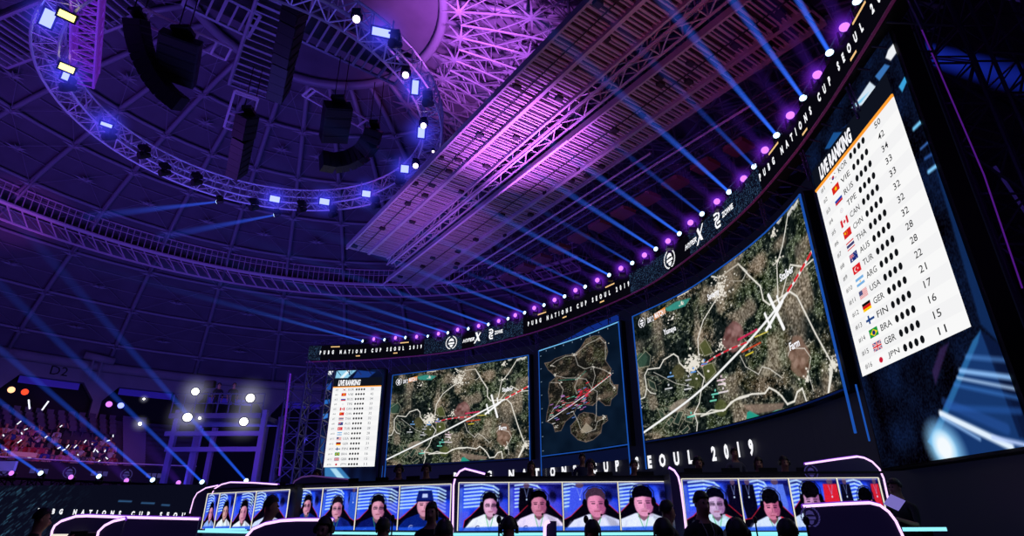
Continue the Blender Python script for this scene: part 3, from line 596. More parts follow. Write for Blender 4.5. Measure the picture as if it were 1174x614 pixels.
def worldmap():
    c = terrain(520, 292)
    for p, k in (((29, 187), (52, 92, 74)), ((350, 130), (84, 88, 52)), ((375, 240), (80, 88, 48)), ((215, 245), (88, 84, 54)), ((300, 290), (74, 80, 46)), ((430, 425), (84, 92, 48))):
        x, y = B_(p)[0]; c.ell(x, y, .034, .055, k, .75, .3, 5)
    for q in (((5, 190), (50, 140), (75, 165), (70, 215), (15, 225)), ((320, 110), (350, 78), (388, 150), (345, 165)), ((335, 215), (385, 200), (405, 245), (352, 300)), ((110, 435), (135, 430), (150, 465), (130, 480)), ((190, 500), (215, 440), (240, 445), (215, 510)), ((225, 545), (262, 512), (272, 530), (240, 560)), ((150, 500), (180, 470), (195, 480), (170, 515)), ((60, 280), (95, 300), (105, 340), (70, 320)), ((245, 455), (290, 470), (285, 500), (250, 490))):
        u = B_(*q); c.poly(u, (44, 66, 56) if q[0][0] < 300 else (80, 86, 46), .6); c.line(u+[u[0]], 1.2, (188, 182, 160), .8)
    for q in (((20, 395), (90, 400), (180, 425), (290, 440)), ((140, 460), (230, 430), (300, 470)), ((90, 410), (160, 470), (185, 520)), ((190, 440), (140, 520), (100, 560)), ((250, 470), (200, 560)), ((60, 260), (100, 265), (130, 300), (110, 310))): c.line(B_(*q), 1.1, (170, 160, 140), .7)
    for (x, y), rx, ry, k in (((275, 345), .055, .10, (122, 84, 82)), ((455, 400), .05, .11, (126, 98, 84))):
        u = A_((x, y))[0]; qh = random.Random(x); out = [(u[0]+rx*(.75+.4*qh.random())*math.cos(a/14*6.283), u[1]+ry*(.75+.4*qh.random())*math.sin(a/14*6.283)) for a in range(14)]; c.poly(out, k, .85, 4)
        for kk in (-46, -30, 34, 50)*4: a, b = qh.uniform(-.7, .7)*rx, qh.uniform(-.7, .7)*ry; c.ell(u[0]+a, u[1]+b, rx*.2, ry*.16, tuple(v+kk for v in k), .55, qh.random()*3, 4)
    c.poly(A_((85, 272), (120, 250), (160, 240), (145, 262), (105, 276)), (54, 150, 138), .9, 3); houses(c, *A_((135, 255))[0], .02, .03, 26, 77, 2); c.poly(C_((355, 320), (375, 305), (455, 350), (350, 365)), (36, 150, 130), 1); c.poly(C_((520, 325), (560, 300), (630, 295), (560, 330)), (36, 150, 130), 1)
    c.poly(C_((330, 270), (420, 260), (620, 250), (600, 300), (420, 330), (350, 300)), (150, 126, 112), .75, 4)
    w_ = (236, 232, 222)
    R1 = A_((218, 182), (238, 186), (265, 165), (290, 148), (320, 180), (350, 208), (358, 245), (375, 258), (410, 235), (430, 222), (450, 235), (465, 265), (500, 335), (525, 380), (545, 415), (545, 440), (535, 500))
    for pts, wd in ((R1, 3.2), (A_((425, 15), (410, 100), (395, 150), (398, 235)), 2.6), (A_((408, 235), (420, 190), (432, 150), (470, 155), (500, 130)), 2.4), (A_((238, 188), (232, 240), (195, 300), (180, 350), (183, 400)), 2.6),
                    (B_((310, 240), (345, 275), (327, 350), (320, 400), (295, 450), (310, 500), (305, 560)), 2.4), (B_((5, 390), (45, 372), (55, 330), (45, 262), (60, 232), (120, 225), (140, 185), (190, 155), (212, 170), (220, 200), (245, 225)), 2.8), (B_((57, 330), (75, 350), (100, 355)), 2),
                    (B_((270, 468), (300, 455), (350, 455), (380, 435), (440, 440), (500, 385), (570, 365)), 2.4), (C_((30, 345), (90, 325), (150, 310), (200, 300), (240, 250), (300, 215), (390, 190), (480, 185), (510, 145), (560, 170), (600, 205), (640, 260), (690, 240), (710, 175), (745, 150), (775, 240)), 3.2),
                    (C_((945, 0), (940, 100), (930, 180)), 4), (A_((295, 395), (310, 425), (345, 445), (355, 425), (375, 430), (410, 455)), 1.3), (A_((425, 395), (432, 375), (470, 375), (488, 400), (480, 440), (495, 490)), 1.2), (UV((778, 340), (790, 334), (793, 328)), 2.4), (UV((847, 302), (858, 311), (852, 322), (838, 322)), 1.2), (A_((235, 190), (225, 225), (250, 235)), 1.2), (A_((60, 440), (120, 470), (170, 480)), 1)):
        c.line(pts, wd, w_, .95)
    q = B_((290, 205))[0]; houses(c, q[0], q[1], .05, .08, 200, 5, 3.6)
    q = A_((255, 195))[0]; c.ell(q[0]+.02, q[1], .07, .12, (128, 112, 92), .45, 0, 10); houses(c, q[0]-.03, q[1]+.03, .06, .12, 120, 6, 2.8); 
    for (x, y), n_ in (((548, 415), 40), ((240, 365), 14), ((225, 232), 16), ((385, 65), 14), ((110, 295), 8), ((475, 460), 12), ((395, 140), 10), ((250, 470), 8)): q = A_((x, y))[0]; houses(c, q[0], q[1], .03, .05, n_*2, x, 2.6)
    q = A_((130, 530))[0]; c.ell(q[0], q[1], .055, .04, (168, 150, 138), .7, -.15, 4)
    L = A_((28, 606), (495, 105)); c.line(L, 4.6, (244, 244, 244), 1)
    def on(t): return (L[0][0]+(L[1][0]-L[0][0])*t, L[0][1]+(L[1][1]-L[0][1])*t)
    Lr = A_((425, 220), (495, 105))
    for k in range(4):
        a, b = k/4, (k+.55)/4; c.line([(Lr[0][0]+(Lr[1][0]-Lr[0][0])*a, Lr[0][1]+(Lr[1][1]-Lr[0][1])*a), (Lr[0][0]+(Lr[1][0]-Lr[0][0])*b, Lr[0][1]+(Lr[1][1]-Lr[0][1])*b)], 4.6, (214, 34, 44), 1)
    S = B_((330, 215), (400, 168), (480, 128), (570, 92)); c.line(S, 3, (226, 210, 210), 1)
    for k in range(3):
        for a in (.05, .55): c.line([(S[k][0]+(S[k+1][0]-S[k][0])*a, S[k][1]+(S[k+1][1]-S[k][1])*a), (S[k][0]+(S[k+1][0]-S[k][0])*(a+.3), S[k][1]+(S[k+1][1]-S[k][1])*(a+.3))], 3, (210, 30, 50), 1)
    S = A_((340, 325), (290, 352)); c.line(S, 4, (214, 40, 90), .9); c.line(A_((300, 385), (350, 360)), 3, (214, 70, 40), .9); c.line(A_((310, 395), (330, 385)), 3, (220, 200, 60), .9); c.line(A_((335, 345), (370, 330)), 2, (240, 220, 90), .9)
    pl = (250, 250, 250); c.line(A_((366, 326), (410, 248)), 6, pl); c.line(A_((372, 232), (414, 322)), 6.5, pl); c.line(A_((362, 282), (378, 318)), 5, pl); c.line(A_((395, 235), (405, 262)), 4, pl)
    for (x, y, k, l_) in ((175, 268, (120, 170, 230), 28), (345, 205, (90, 140, 220), 26), (165, 328, (215, 215, 220), 34), (262, 330, (215, 215, 220), 34), (265, 285, (190, 190, 200), 26), (400, 355, (120, 220, 200), 34), (390, 388, (120, 220, 190), 30), (278, 468, (90, 200, 180), 34), (430, 285, (230, 200, 215), 38), (433, 305, (235, 215, 225), 34), (440, 345, (235, 225, 230), 44), (25, 424, (200, 200, 205), 14), (290, 245, (90, 150, 230), 24)):
        a, b = B_((x-l_/2, y+l_*.1), (x+l_/2, y-l_*.1)); c.line([a, b], 3, k, .95); p = B_((x, y-18))[0]; c.ell(p[0], p[1], .0045, .008, k, .95)
    for x, y in ((905, 246), (893, 255), (882, 262), (911, 239)): q = UV((x, y))[0]; c.line([q, (q[0]+.028, q[1]-.01)], 5, (222, 220, 214), .9); c.line([(q[0]+.004, q[1]+.012), (q[0]+.02, q[1]+.006)], 3, (200, 198, 190), .8)
    return c
WM = worldmap()
def led_frame(parent, s0, s1, z0, z1, down, topmat='frame'):
    for s in (s0, s1):
        MB().path([W.xyz(s, down, .06), W.xyz(s, z1+.05, .06)], .03, 4).build('side_strip', M['frame'], parent)
        MB().path([W.xyz(s, z0+(z1-z0)*.3, .09), W.xyz(s, z1*.98, .09)], .016, 4).build('side_glint', M['frame'], parent) if False else None
    for z, m in ((z1+.05, topmat), (z0-.05, 'frame' if topmat != 'frame' else 'framedark')): MB().path([W.xyz(s0+(s1-s0)*k/14, z, .04) for k in range(15)], .024, 4).build('edge_strip', M[m], parent)
    mb = MB(); n = 14
    for k in range(n):
        a, b = s0-.1+(s1-s0+.2)*k/n, s0-.1+(s1-s0+.2)*(k+1)/n
        vs = [W.xyz(a, z0-.1, .0), W.xyz(b, z0-.1, .0), W.xyz(b, z1+.1, .0), W.xyz(a, z1+.1, .0), W.xyz(a, z0-.1, -.25), W.xyz(b, z0-.1, -.25), W.xyz(b, z1+.1, -.25), W.xyz(a, z1+.1, -.25)]
        mb.add(vs, [(0, 1, 2, 3), (4, 7, 6, 5), (0, 4, 5, 1), (3, 2, 6, 7), (0, 3, 7, 4), (1, 5, 6, 2)])
    mb.build('housing', M['black'], parent)
def wall_text(txt, s, z, size, mat, parent, name='lettering', off=.05, fit=None, slope=0.0, **k):
    me = text_mesh(txt, size, **k); x0, x1, y0, y1 = mwidth(me); f = (fit/(x1-x0)) if fit else 1.0
    return link(name, warp(me, lambda x, y: W.xyz(s+(x-x0)*f, z+y, off)), mat, parent)
def emblem_mb(mb, fn, r):      # round laurel emblem around a small shield; fn(x, y) -> point
    for sg in (-1, 1):
        for k in range(9):
            t = -1.25+k*.3; cx, cy_ = sg*r*.82*math.cos(t), r*.82*math.sin(t); a = t+1.2; l = r*.2; q = []
            for (dx, dy) in ((-l, 0), (0, .35*l), (l, 0), (0, -.35*l)): q.append(fn(cx+sg*(dx*math.cos(a)-dy*math.sin(a)), cy_+dx*math.sin(a)+dy*math.cos(a)))
            mb.add(q, [(0, 1, 2, 3)])
    for poly in (((-.42, .12), (-.3, .45), (0, .58), (.3, .45), (.42, .12), (.2, .2), (-.2, .2)), ((-.48, .02), (.48, .02), (.48, -.22), (-.48, -.22)), ((-.3, -.3), (.3, -.3), (.18, -.55), (0, -.66), (-.18, -.55)), ((-.14, .24), (.14, .24), (.1, .38), (-.1, .38))):
        mb.add([fn(x*r, y*r) for x, y in poly], [tuple(range(len(poly)))])
for nm, (s0, s1), lb in (('left', sML, 'wide curved LED screen with a terrain map, beside the small ranking screen'), ('right', sMR, 'largest curved LED screen showing a terrain map with a white flight path')):
    t = empty('led_map_screen', W.xyz((s0+s1)/2, ZM), 0, lb, 'screen')
    grid_obj('display', WM, on_wall(s0, s1, ZM, ZT, .05), t); led_frame(t, s0, s1, ZM, ZT, .62*H, 'frame')
    f = (s1-s0); hh = ZT-ZM
    b = MB(); b.add([W.xyz(s0+f*u, ZT-hh*v, .07) for u, v in ((.085, .115), (.195, .085), (.195, .035), (.085, .065))], [(0, 1, 2, 3)]); b.cur = 1
    b.add([W.xyz(s0+f*u, ZT-hh*v, .08) for u, v in ((.128, .103), (.195, .085), (.195, .035), (.128, .053))], [(0, 1, 2, 3)]); b.build('caption_box', [M['inkglow'], glow('caption_orange', (214, 130, 40), 1)], t)
    for tx, u0, u1 in (('DAY 2', .09, .126), ('MATCH 1', .133, .192)): wall_text(tx, s0+f*u0, ZT-hh*(.105-(u0-.085)*.27), .3, M['white'], t, off=.09, fit=f*(u1-u0), bold=.012)
    e = MB(); emblem_mb(e, lambda x, y: W.xyz(s0+f*.055+x, ZT-hh*.08+y, .08), .24); e.build('emblem', M['white'], t)
    for tx, u, v, wd in (('Stalber', .82, .335, .075), ('Farm', .80, .72, .05), ('Severny', .44, .16, .07), ('Yasnaya', .17, .25, .07)) if nm == 'right' else (('Stalber', .82, .335, .075), ('Farm', .80, .72, .05)):
        wall_text(tx, s0+f*u, ZT-hh*v, .3, M['white'], t, off=.08, fit=f*wd, bold=.008)
# --- island overview on the middle screen
def island():
    w, h = 230, 300; c = Canvas(w, h, (8, 22, 40)); n = vnoise(h, w, 10, 40); c.a += (n-.5)[..., None]*np.array((6, 10, 14))
    s0, s1 = sMC
    def D(*pts):
        o = []
        for x, y in pts: s, z = W.find(610+x/3.833, 360+y/3.833); o.append(((s-s0)/(s1-s0), (ZT-z)/(ZT-ZM)))
        return o
    O1 = D((300, 95), (325, 120), (335, 165), (325, 205), (350, 240), (345, 280), (360, 310), (380, 310), (375, 350), (350, 375), (345, 400), (325, 400), (295, 375), (270, 400), (230, 395), (200, 405), (185, 440), (150, 470), (130, 510), (105, 515), (95, 480), (65, 470), (70, 430), (80, 390), (75, 340), (80, 300), (110, 275), (75, 245), (58, 215), (85, 210), (105, 195), (150, 180), (190, 175), (215, 150), (240, 110), (270, 97))
    O2 = D((230, 430), (270, 435), (295, 450), (330, 445), (335, 465), (310, 485), (305, 520), (270, 550), (240, 560), (205, 550), (175, 520), (172, 490), (195, 465), (210, 440))
    T = terrain(w, h, 60).a*.72+np.array((12, 6, 4))
    for O in (O1, O2):
        k = Canvas(w, h); k.poly(O, (255, 255, 255), 1, 1.5); m = k.a[..., :1]/255; k2 = Canvas(w, h); k2.poly(O, (255, 255, 255), 1, 9); m2 = k2.a[..., :1]/255
        c.a = c.a*(1-m2*.55)+np.array((24, 58, 66))*m2*.55; c.a = c.a*(1-m)+T*m; c.line(O+[O[0]], 1.3, (150, 118, 104), .7)
    wh = (206, 200, 192)
    for q in (((105, 230), (85, 225), (110, 205), (150, 185), (190, 180), (205, 225), (235, 240), (270, 230), (320, 245), (345, 260)), ((190, 180), (240, 135), (300, 105), (325, 130), (325, 200)), ((110, 270), (150, 280), (205, 280), (240, 285), (265, 325), (290, 340)), ((270, 230), (280, 270), (265, 325), (240, 360), (230, 390)), ((85, 300), (120, 300), (140, 330), (130, 370), (95, 420), (75, 460)), ((290, 340), (285, 400), (285, 440), (280, 470)), ((185, 430), (205, 470), (215, 500), (240, 520), (280, 505), (290, 470), (320, 455)), ((205, 280), (190, 320), (200, 350)), ((345, 260), (345, 300), (365, 325)), ((120, 380), (160, 390), (200, 380), (250, 350))): c.line(D(*q), 1.3, wh, .85)
    c.poly(D((215, 510), (240, 475), (270, 500), (262, 512), (222, 522)), (170, 158, 140), .8); c.line(D((120, 290), (200, 285), (240, 250)), 1.6, (40, 130, 110), .8)
    for (x, y), n_ in (((190, 180), 12), ((270, 230), 18), ((105, 265), 14), ((85, 225), 8), ((345, 260), 8), ((365, 325), 12), ((110, 495), 8), ((315, 455), 12), ((205, 280), 10), ((130, 300), 8), ((325, 125), 5), ((300, 370), 6)): q = D((x, y))[0]; houses(c, q[0], q[1], .03, .025, n_, x, 1.7)
    c.line(D((72, 468), (350, 265)), 2, (240, 240, 240)); 
    for k in range(7): c.line(D((270+k*12, 323-k*8.8), (275+k*12, 319-k*8.8)), 2, (200, 40, 50))
    q = np.random.default_rng(4)
    for k in range(60):
        x, y = 75+q.random()*175, 0; y = 450-(x-75)*.55+q.normal()*28; kc = [(230, 130, 170), (120, 220, 190), (120, 150, 230), (240, 240, 240), (220, 60, 70), (190, 120, 220)][q.integers(6)]; c.line(D((x-6, y+2), (x+6, y-2)), 1.8, kc, .9)
    for k in range(26): x = 200+q.random()*60; y = 350+q.normal()*12-(x-200)*.3; c.line(D((x-5, y+2), (x+5, y-2)), 2, (214, 40, 60), .9)
    for k in range(8): c.line([(.02, .05+k*.13), (.03, .05+k*.13)], 1.6, (150, 170, 190)); c.line([(.1+k*.11, .01), (.1+k*.11, .018)], 1.6, (150, 170, 190))
    return c
t = empty('led_map_screen', W.xyz(sum(sMC)/2, ZM), 0, 'narrow middle LED screen showing the whole dark island map', 'screen')
grid_obj('display', island(), on_wall(sMC[0], sMC[1], ZM, ZT, .05), t); led_frame(t, sMC[0], sMC[1], ZM, ZT, .55*H, 'framehi')
mb = MB(); f = sMC[1]-sMC[0]      # glowing blue fascia above the middle screen
for k in range(10): mb.add([W.xyz(sMC[0]+f*(.25+.075*k), ZT+.12, .02), W.xyz(sMC[0]+f*(.25+.075*(k+1)), ZT+.12, .02), W.xyz(sMC[0]+f*(.25+.075*(k+1)), ZT+.12+.28*min(1, (k+1)/5), .02), W.xyz(sMC[0]+f*(.25+.075*k), ZT+.12+.28*min(1, k/5), .02)], [(0, 1, 2, 3)])
mb.build('fascia', glow('fascia_blue', (24, 60, 170), .5), t)
mb = MB()
for k in range(8): mb.add([W.xyz(sMC[0]+f*(k/8), ZM-.6, .0), W.xyz(sMC[0]+f*((k+1)/8), ZM-.6, .0), W.xyz(sMC[0]+f*((k+1)/8), ZM-.14, .0), W.xyz(sMC[0]+f*(k/8), ZM-.14, .0)], [(0, 1, 2, 3)])
mb.build('lower_panel', glow('lower_navy', (12, 20, 56), .7), t)
# --- lettering on the wall below the maps
wt = empty('wall_lettering', W.xyz(W.find(700, 540)[0], .6*H), 0, 'large white letters naming the nations cup and city, on the wall below the maps', 'sign')
sa, sb = W.find(516, 560)[0], W.find(855, 516)[0]
zA, zB = W.find(588, 549.5)[1], W.find(854, 522)[1]; hL = W.find(700, 533)[1]-W.find(700, 541.5)[1]
me = text_mesh('PUBG NATIONS CUP SEOUL 2019', 1.0, bold=.055, spacing=3.1); qm = mwidth(me); s88, s854 = W.find(588, 549)[0], W.find(854, 522)[0]
hL = (W.find(700, 532)[1]-W.find(700, 547)[1])
link('lettering', warp(me, lambda x, y: W.xyz(sa+(x-qm[0])*(sb-sa)/(qm[1]-qm[0]), zA+(zB-zA)*((sa+(x-qm[0])*(sb-sa)/(qm[1]-qm[0]))-s88)/(s854-s88)+(y-qm[2])/(qm[3]-qm[2])*hL, -.28)), M['white'], wt)
# --- ranking screens
FL = {}
def flag(code):
    c = Canvas(36, 24, (250, 250, 250)); Rd, Bl, Wh = (214, 30, 44), (24, 40, 130), (250, 250, 250)
    def hb(*k):
        n = len(k)
        for i, q in enumerate(k): c.poly([(0, i/n), (1, i/n), (1, (i+1)/n), (0, (i+1)/n)], q)
    def star(x, y, r, k): c.poly([(x+r*(1 if i % 2 == 0 else .4)*math.sin(math.pi*i/5)*24/36, y-r*(1 if i % 2 == 0 else .4)*math.cos(math.pi*i/5)) for i in range(10)], k)
    def uj(w=1, h=1):
        c.poly([(0, 0), (w, 0), (w, h), (0, h)], (20, 40, 120)); g = 3.2*h
        for a, b in (((0, 0), (w, h)), ((0, h), (w, 0))): c.line([a, b], g*1.4, Wh)
        for a, b in (((0, 0), (w, h)), ((0, h), (w, 0))): c.line([a, b], g*.6, Rd)
        for ww, k in ((7*h, Wh), (4*h, Rd)): c.line([(w/2, 0), (w/2, h)], ww, k); c.line([(0, h/2), (w, h/2)], ww, k)
    if code == 'KOR': c.ell(.5, .5, .17, .25, (206, 46, 58)); c.poly([(.33, .5), (.67, .5), (.6, .7), (.5, .75), (.4, .7)], (20, 60, 140)); [c.line([(x, y), (x+.1, y+dy)], 2, (20, 20, 20)) for x, y, dy in ((.12, .25, -.1), (.78, .15, .1), (.12, .75, .1), (.78, .85, -.1))]
    elif code == 'VIE': c.a[:] = (218, 37, 29); star(.5, .5, .34, (255, 220, 0))
    elif code == 'RUS': hb(Wh, (20, 60, 170), (210, 40, 40))
    elif code == 'TPE': c.ell(.5, .5, .2, .3, (222, 214, 216)); c.ell(.5, .5, .13, .2, (250, 250, 250)); c.ell(.5, .5, .06, .09, (200, 206, 226))
    elif code == 'CAN': c.poly([(0, 0), (.26, 0), (.26, 1), (0, 1)], Rd); c.poly([(.74, 0), (1, 0), (1, 1), (.74, 1)], Rd); c.poly([(.5, .18), (.56, .36), (.66, .34), (.62, .56), (.52, .64), (.52, .8), (.48, .8), (.48, .64), (.38, .56), (.34, .34), (.44, .36)], Rd)
    elif code == 'CHN': c.a[:] = (214, 34, 36); star(.22, .32, .22, (255, 222, 0)); [star(x, y, .07, (255, 222, 0)) for x, y in ((.42, .12), (.48, .26), (.48, .42), (.42, .54))]
    elif code == 'THA': hb(Rd, Wh, (40, 40, 100), (40, 40, 100), Wh, Rd)
    elif code == 'AUS': c.a[:] = (20, 40, 120); uj(.5, .5); star(.25, .76, .16, Wh); [star(x, y, .08, Wh) for x, y in ((.75, .18), (.62, .45), (.88, .4), (.75, .82))]
    elif code == 'TUR': c.a[:] = (222, 24, 34); c.ell(.38, .5, .2, .3, Wh); c.ell(.43, .5, .16, .24, (222, 24, 34)); star(.62, .5, .15, Wh)
    elif code == 'ARG': hb((120, 176, 226), Wh, (120, 176, 226)); c.ell(.5, .5, .07, .1, (240, 190, 60))
    elif code == 'USA': hb(*[Rd if i % 2 == 0 else Wh for i in range(13)]); c.poly([(0, 0), (.42, 0), (.42, .54), (0, .54)], (40, 50, 110)); [c.ell(.05+.08*i, .08+.12*j, .012, .02, Wh) for i in range(5) for j in range(4)]
    elif code == 'GER': hb((10, 10, 10), (214, 20, 20), (255, 206, 0))
    elif code == 'FIN': c.line([(0, .5), (1, .5)], 6, (20, 60, 130)); c.line([(.36, 0), (.36, 1)], 6, (20, 60, 130))
    elif code == 'BRA': c.a[:] = (20, 150, 60); c.poly([(.5, .1), (.92, .5), (.5, .9), (.08, .5)], (250, 220, 20)); c.ell(.5, .5, .17, .25, (20, 40, 120))
    elif code == 'GBR': uj()
    elif code == 'JPN': c.ell(.5, .5, .2, .3, (200, 20, 50))
    return c
ROWS = [('KOR', 50), ('VIE', 42), ('RUS', 34), ('TPE', 33), ('CAN', 33), ('CHN', 32), ('THA', 32), ('AUS', 32), ('TUR', 28), ('ARG', 28), ('USA', 22), ('GER', 21), ('FIN', 17), ('BRA', 16), ('GBR', 15), ('JPN', 11)]
def ranking(sL, sR, full0, full1, zb, zt, zf0, zf1, paint, label, pale):
    a, b = W.xyz(sL, 0, .12), W.xyz(sR, 0, .12); d = (b-a); Lw = d.length; d.normalize(); nrm = Vector((d.y, -d.x, 0))
    def fp(x, y, o=0.0): return Vector((a.x, a.y, zb))+d*x+nrm*o+Vector((0, 0, y))
    t = empty('led_ranking_screen', fp(Lw/2, -1), 0, label, 'screen'); Hh = zt-zb; x0, x1 = full0, full1
    c = paint(lambda px, py: (((onplane(px, py, a, b)-a).dot(d)-x0)/(x1-x0), (zf1-onplane(px, py, a, b).z)/(zf1-zf0)))
    grid_obj('backdrop_display', c, lambda u, v: fp(x0+(x1-x0)*u, zf0-zb+(zf1-zf0)*v, -.03), t)
    mb = MB(); mb.prism([fp(x0-.08, zf0-zb-.05, -.05), fp(x1+.08, zf0-zb-.05, -.05), fp(x1+.08, zf1-zb+.05, -.05), fp(x0-.08, zf1-zb+.05, -.05)], -nrm*.35); mb.build('housing', M['black'], t)
    mb = MB(); mb.add([fp(0, 0), fp(Lw, 0), fp(Lw, Hh), fp(0, Hh)], [(0, 1, 2, 3)]); mb.cur = 1; rh = Hh/16
    for i in range(0, 16, 2): mb.add([fp(.02, Hh-rh*(i+1), .01), fp(Lw-.02, Hh-rh*(i+1), .01), fp(Lw-.02, Hh-rh*i, .01), fp(.02, Hh-rh*i, .01)], [(0, 1, 2, 3)])
    mb.build('score_table', [M['paper'], M['paper2']], t)
    th = Hh*.11; mb = MB(); mb.add([fp(0, Hh+.03), fp(Lw, Hh+.03), fp(Lw, Hh+th*1.15), fp(0, Hh+th*1.15)], [(0, 1, 2, 3)]); mb.build('title_bar', glow('title_navy', (14, 18, 30), 1), t)
    MB().prism([fp(0, Hh), fp(Lw, Hh), fp(Lw, Hh+.06), fp(0, Hh+.06)], nrm*.03).build('title_rule', M['orange'], t)
    def put(txt, x, y, w, h, mat, name='lettering', **k):
        me = text_mesh(txt, 1.0, **k); q = mwidth(me); fx, fy = w/(q[1]-q[0]), h/(q[3]-q[2]); 
        return (warp(me, lambda X, Y: fp(x+(X-q[0])*fx, y+(Y-q[2])*fy, .035)), mat, name)
    def joinput(items, name, mat):
        bm = bmesh.new()
        for me, _, _ in items: bm.from_mesh(me); bpy.data.meshes.remove(me)
        me = bpy.data.meshes.new(name); bm.to_mesh(me); bm.free(); link(name, me, mat, t)
    me, mt, _ = put('LIVE RANKING', Lw*.11, Hh+th*.2, Lw*.46, th*.72, None, bold=.05, shear=.18); link('title_lettering', me, M['white'], t)
    y = [Hh-rh*(i+.5) for i in range(16)]
    ink = M['midglow'] if pale else M['inkglow']
    joinput([put('#%d' % (i+1), Lw*.075, y[i]-rh*.2, Lw*(.055 if i < 9 else .08), rh*.4, None) for i in range(16)], 'rank_numbers', M['midglow'] if pale else M['inkglow'])
    joinput([put(k, Lw*.335, y[i]-rh*.23, Lw*.115, rh*.46, None, bold=.004) for i, (k, _) in enumerate(ROWS)], 'country_lettering', ink)
    joinput([put(str(v), Lw*.795, y[i]-rh*.24, Lw*.06, rh*.48, None, bold=.006) for i, (_, v) in enumerate(ROWS)], 'score_numbers', ink)
    mb = MB()
    for yy in y:
        for k in range(4): cx = Lw*(.505+.052*k); mb.add([fp(cx+.018*Lw*math.cos(q), yy+.021*Lw*math.sin(q), .035) for q in [2*math.pi*j/12 for j in range(12)]], [tuple(range(12))])
    mb.build('player_dots', M['inkglow'], t)
    for i, (k, _) in enumerate(ROWS):
        fw = Lw*.095; fh = rh*.62; o = grid_obj('flag', flag(k), lambda u, v, yy=y[i]: fp(Lw*.205+fw*u, yy-fh/2+fh*v, .03), t); o['label'] = 'small %s flag' % dict(KOR='white red and blue Korean', VIE='red Vietnamese', RUS='white blue red Russian', TPE='pale Chinese Taipei', CAN='red and white Canadian', CHN='red Chinese', THA='striped Thai', AUS='blue Australian', TUR='red Turkish', ARG='pale blue Argentine', USA='striped American', GER='black red gold German', FIN='blue cross Finnish', BRA='green Brazilian', GBR='British Union', JPN='red disc Japanese')[k]
    return t
def shards(w, h, base=(6, 10, 26)):
    c = Canvas(w, h, base); n = vnoise(h, w, 8, 21); c.a += (n-.4)[..., None]*np.array((8, 22, 46)); return c
def paintR(q):
    c = shards(300, 510); c.a += (vnoise(510, 300, 150, 8)-.5)[..., None]*np.array((10, 20, 34))
    def P(*p): return [q(*x) for x in p]
    c.poly(P((1032, 62), (1045, 66), (1109, 262), (1150, 400), (1121, 371)), (16, 44, 92), .9, 4); c.poly(P((1121, 378), (1112, 390), (1061, 505), (1082, 527), (1174, 512), (1160, 470)), (22, 56, 112), .95, 2)
    c.poly(P((1121, 378), (1165, 500), (1200, 505), (1150, 400)), (10, 24, 60), .9, 3)
    c.poly(P((1121, 378), (1112, 390), (1066, 498), (1061, 505), (1068, 511), (1118, 392)), (50, 130, 190), .6, 3)
    for (a, b, wd, k, o) in (((1105, 408), (1150, 412), 5, (90, 150, 226), .5), ((1098, 424), (1165, 433), 5, (150, 200, 255), .85), ((1095, 432), (1168, 446), 3, (190, 220, 255), .8), ((1092, 440), (1168, 456), 4, (60, 120, 200), .6), ((1076, 473), (1156, 511), 7, (225, 240, 255), 1), ((1078, 478), (1120, 502), 3, (150, 190, 240), .9), ((1086, 466), (1165, 470), 6, (36, 84, 160), .6), ((1080, 460), (1150, 490), 10, (50, 100, 190), .35), ((1135, 500), (1170, 508), 4, (190, 210, 255), .9)): c.line(P(a, b), wd*1.1, k, o, 4)
    x, y = q(1080, 512); c.ell(x, y, .11, .05, (150, 215, 255), .95, .5, 20); c.ell(x, y, .06, .03, (255, 255, 255), .9, .5, 12)
    for p, k in ((((1027, 44), (1029, 56), (1019, 70), (1013, 67), (1016, 58)), (250, 252, 255)), (((1012, 74), (1018, 76), (1006, 93), (1001, 88)), (60, 120, 190)), (((995, 94), (1007, 104), (1004, 116), (975, 124)), (225, 240, 252)), (((994, 106), (985, 118), (974, 124)), (120, 200, 240)), (((954, 152), (969, 151), (960, 168), (944, 171)), (26, 84, 150)), (((996, 124), (1004, 122), (985, 142), (962, 148)), (14, 40, 84)), (((966, 160), (970, 152), (972, 153), (960, 170)), (190, 220, 240)), (((1036, 86), (1039, 90), (1032, 106), (1028, 100)), (60, 170, 230)), (((942, 192), (950, 180), (958, 182), (942, 205)), (20, 60, 130))): c.poly(P(*p), k, .95, 2)
    for a, b, k, wd in (((1045, 148), (1060, 133), (120, 205, 250), 5), ((1053, 171), (1068, 157), (60, 110, 190), 3), ((1062, 197), (1080, 183), (130, 205, 255), 5), ((1058, 182), (1073, 172), (40, 80, 150), 4)): c.line(P(a, b), wd, k, .95, 3)
    c.poly(P((1075, 398), (1085, 392), (1070, 440), (1066, 425)), (60, 40, 90), .7, 4)
    return c
def paintL(q):
    c = shards(110, 200, (8, 14, 40))
    def P(*p): return [q(*x) for x in p]
    for p, k in ((((377, 424), (383, 424), (379, 430), (375, 429)), (245, 250, 255)), (((386, 424), (408, 424), (398, 433), (384, 433)), (150, 215, 245)), (((410, 424), (430, 426), (420, 434), (404, 433)), (24, 60, 140)), (((398, 424), (402, 424), (393, 433), (389, 433)), (240, 250, 255)), (((372, 458), (379, 457), (378, 462), (371, 463)), (40, 110, 200)), (((370, 474), (376, 473), (376, 478), (370, 480)), (60, 130, 220)), (((374, 440), (380, 438), (379, 446), (373, 448)), (30, 80, 170)), (((372, 534), (390, 535), (402, 549), (372, 549)), (60, 130, 190)), (((378, 536), (385, 536), (396, 549), (388, 549)), (180, 225, 245)), (((368, 500), (373, 500), (372, 530), (366, 530)), (24, 60, 120))): c.poly(P(*p), k, .95, 1.5)
    return c
wL = (W.find(377, 490)[0], W.find(434, 490)[0]); wR = (W.find(970, 330)[0], W.find(1082, 255)[0])
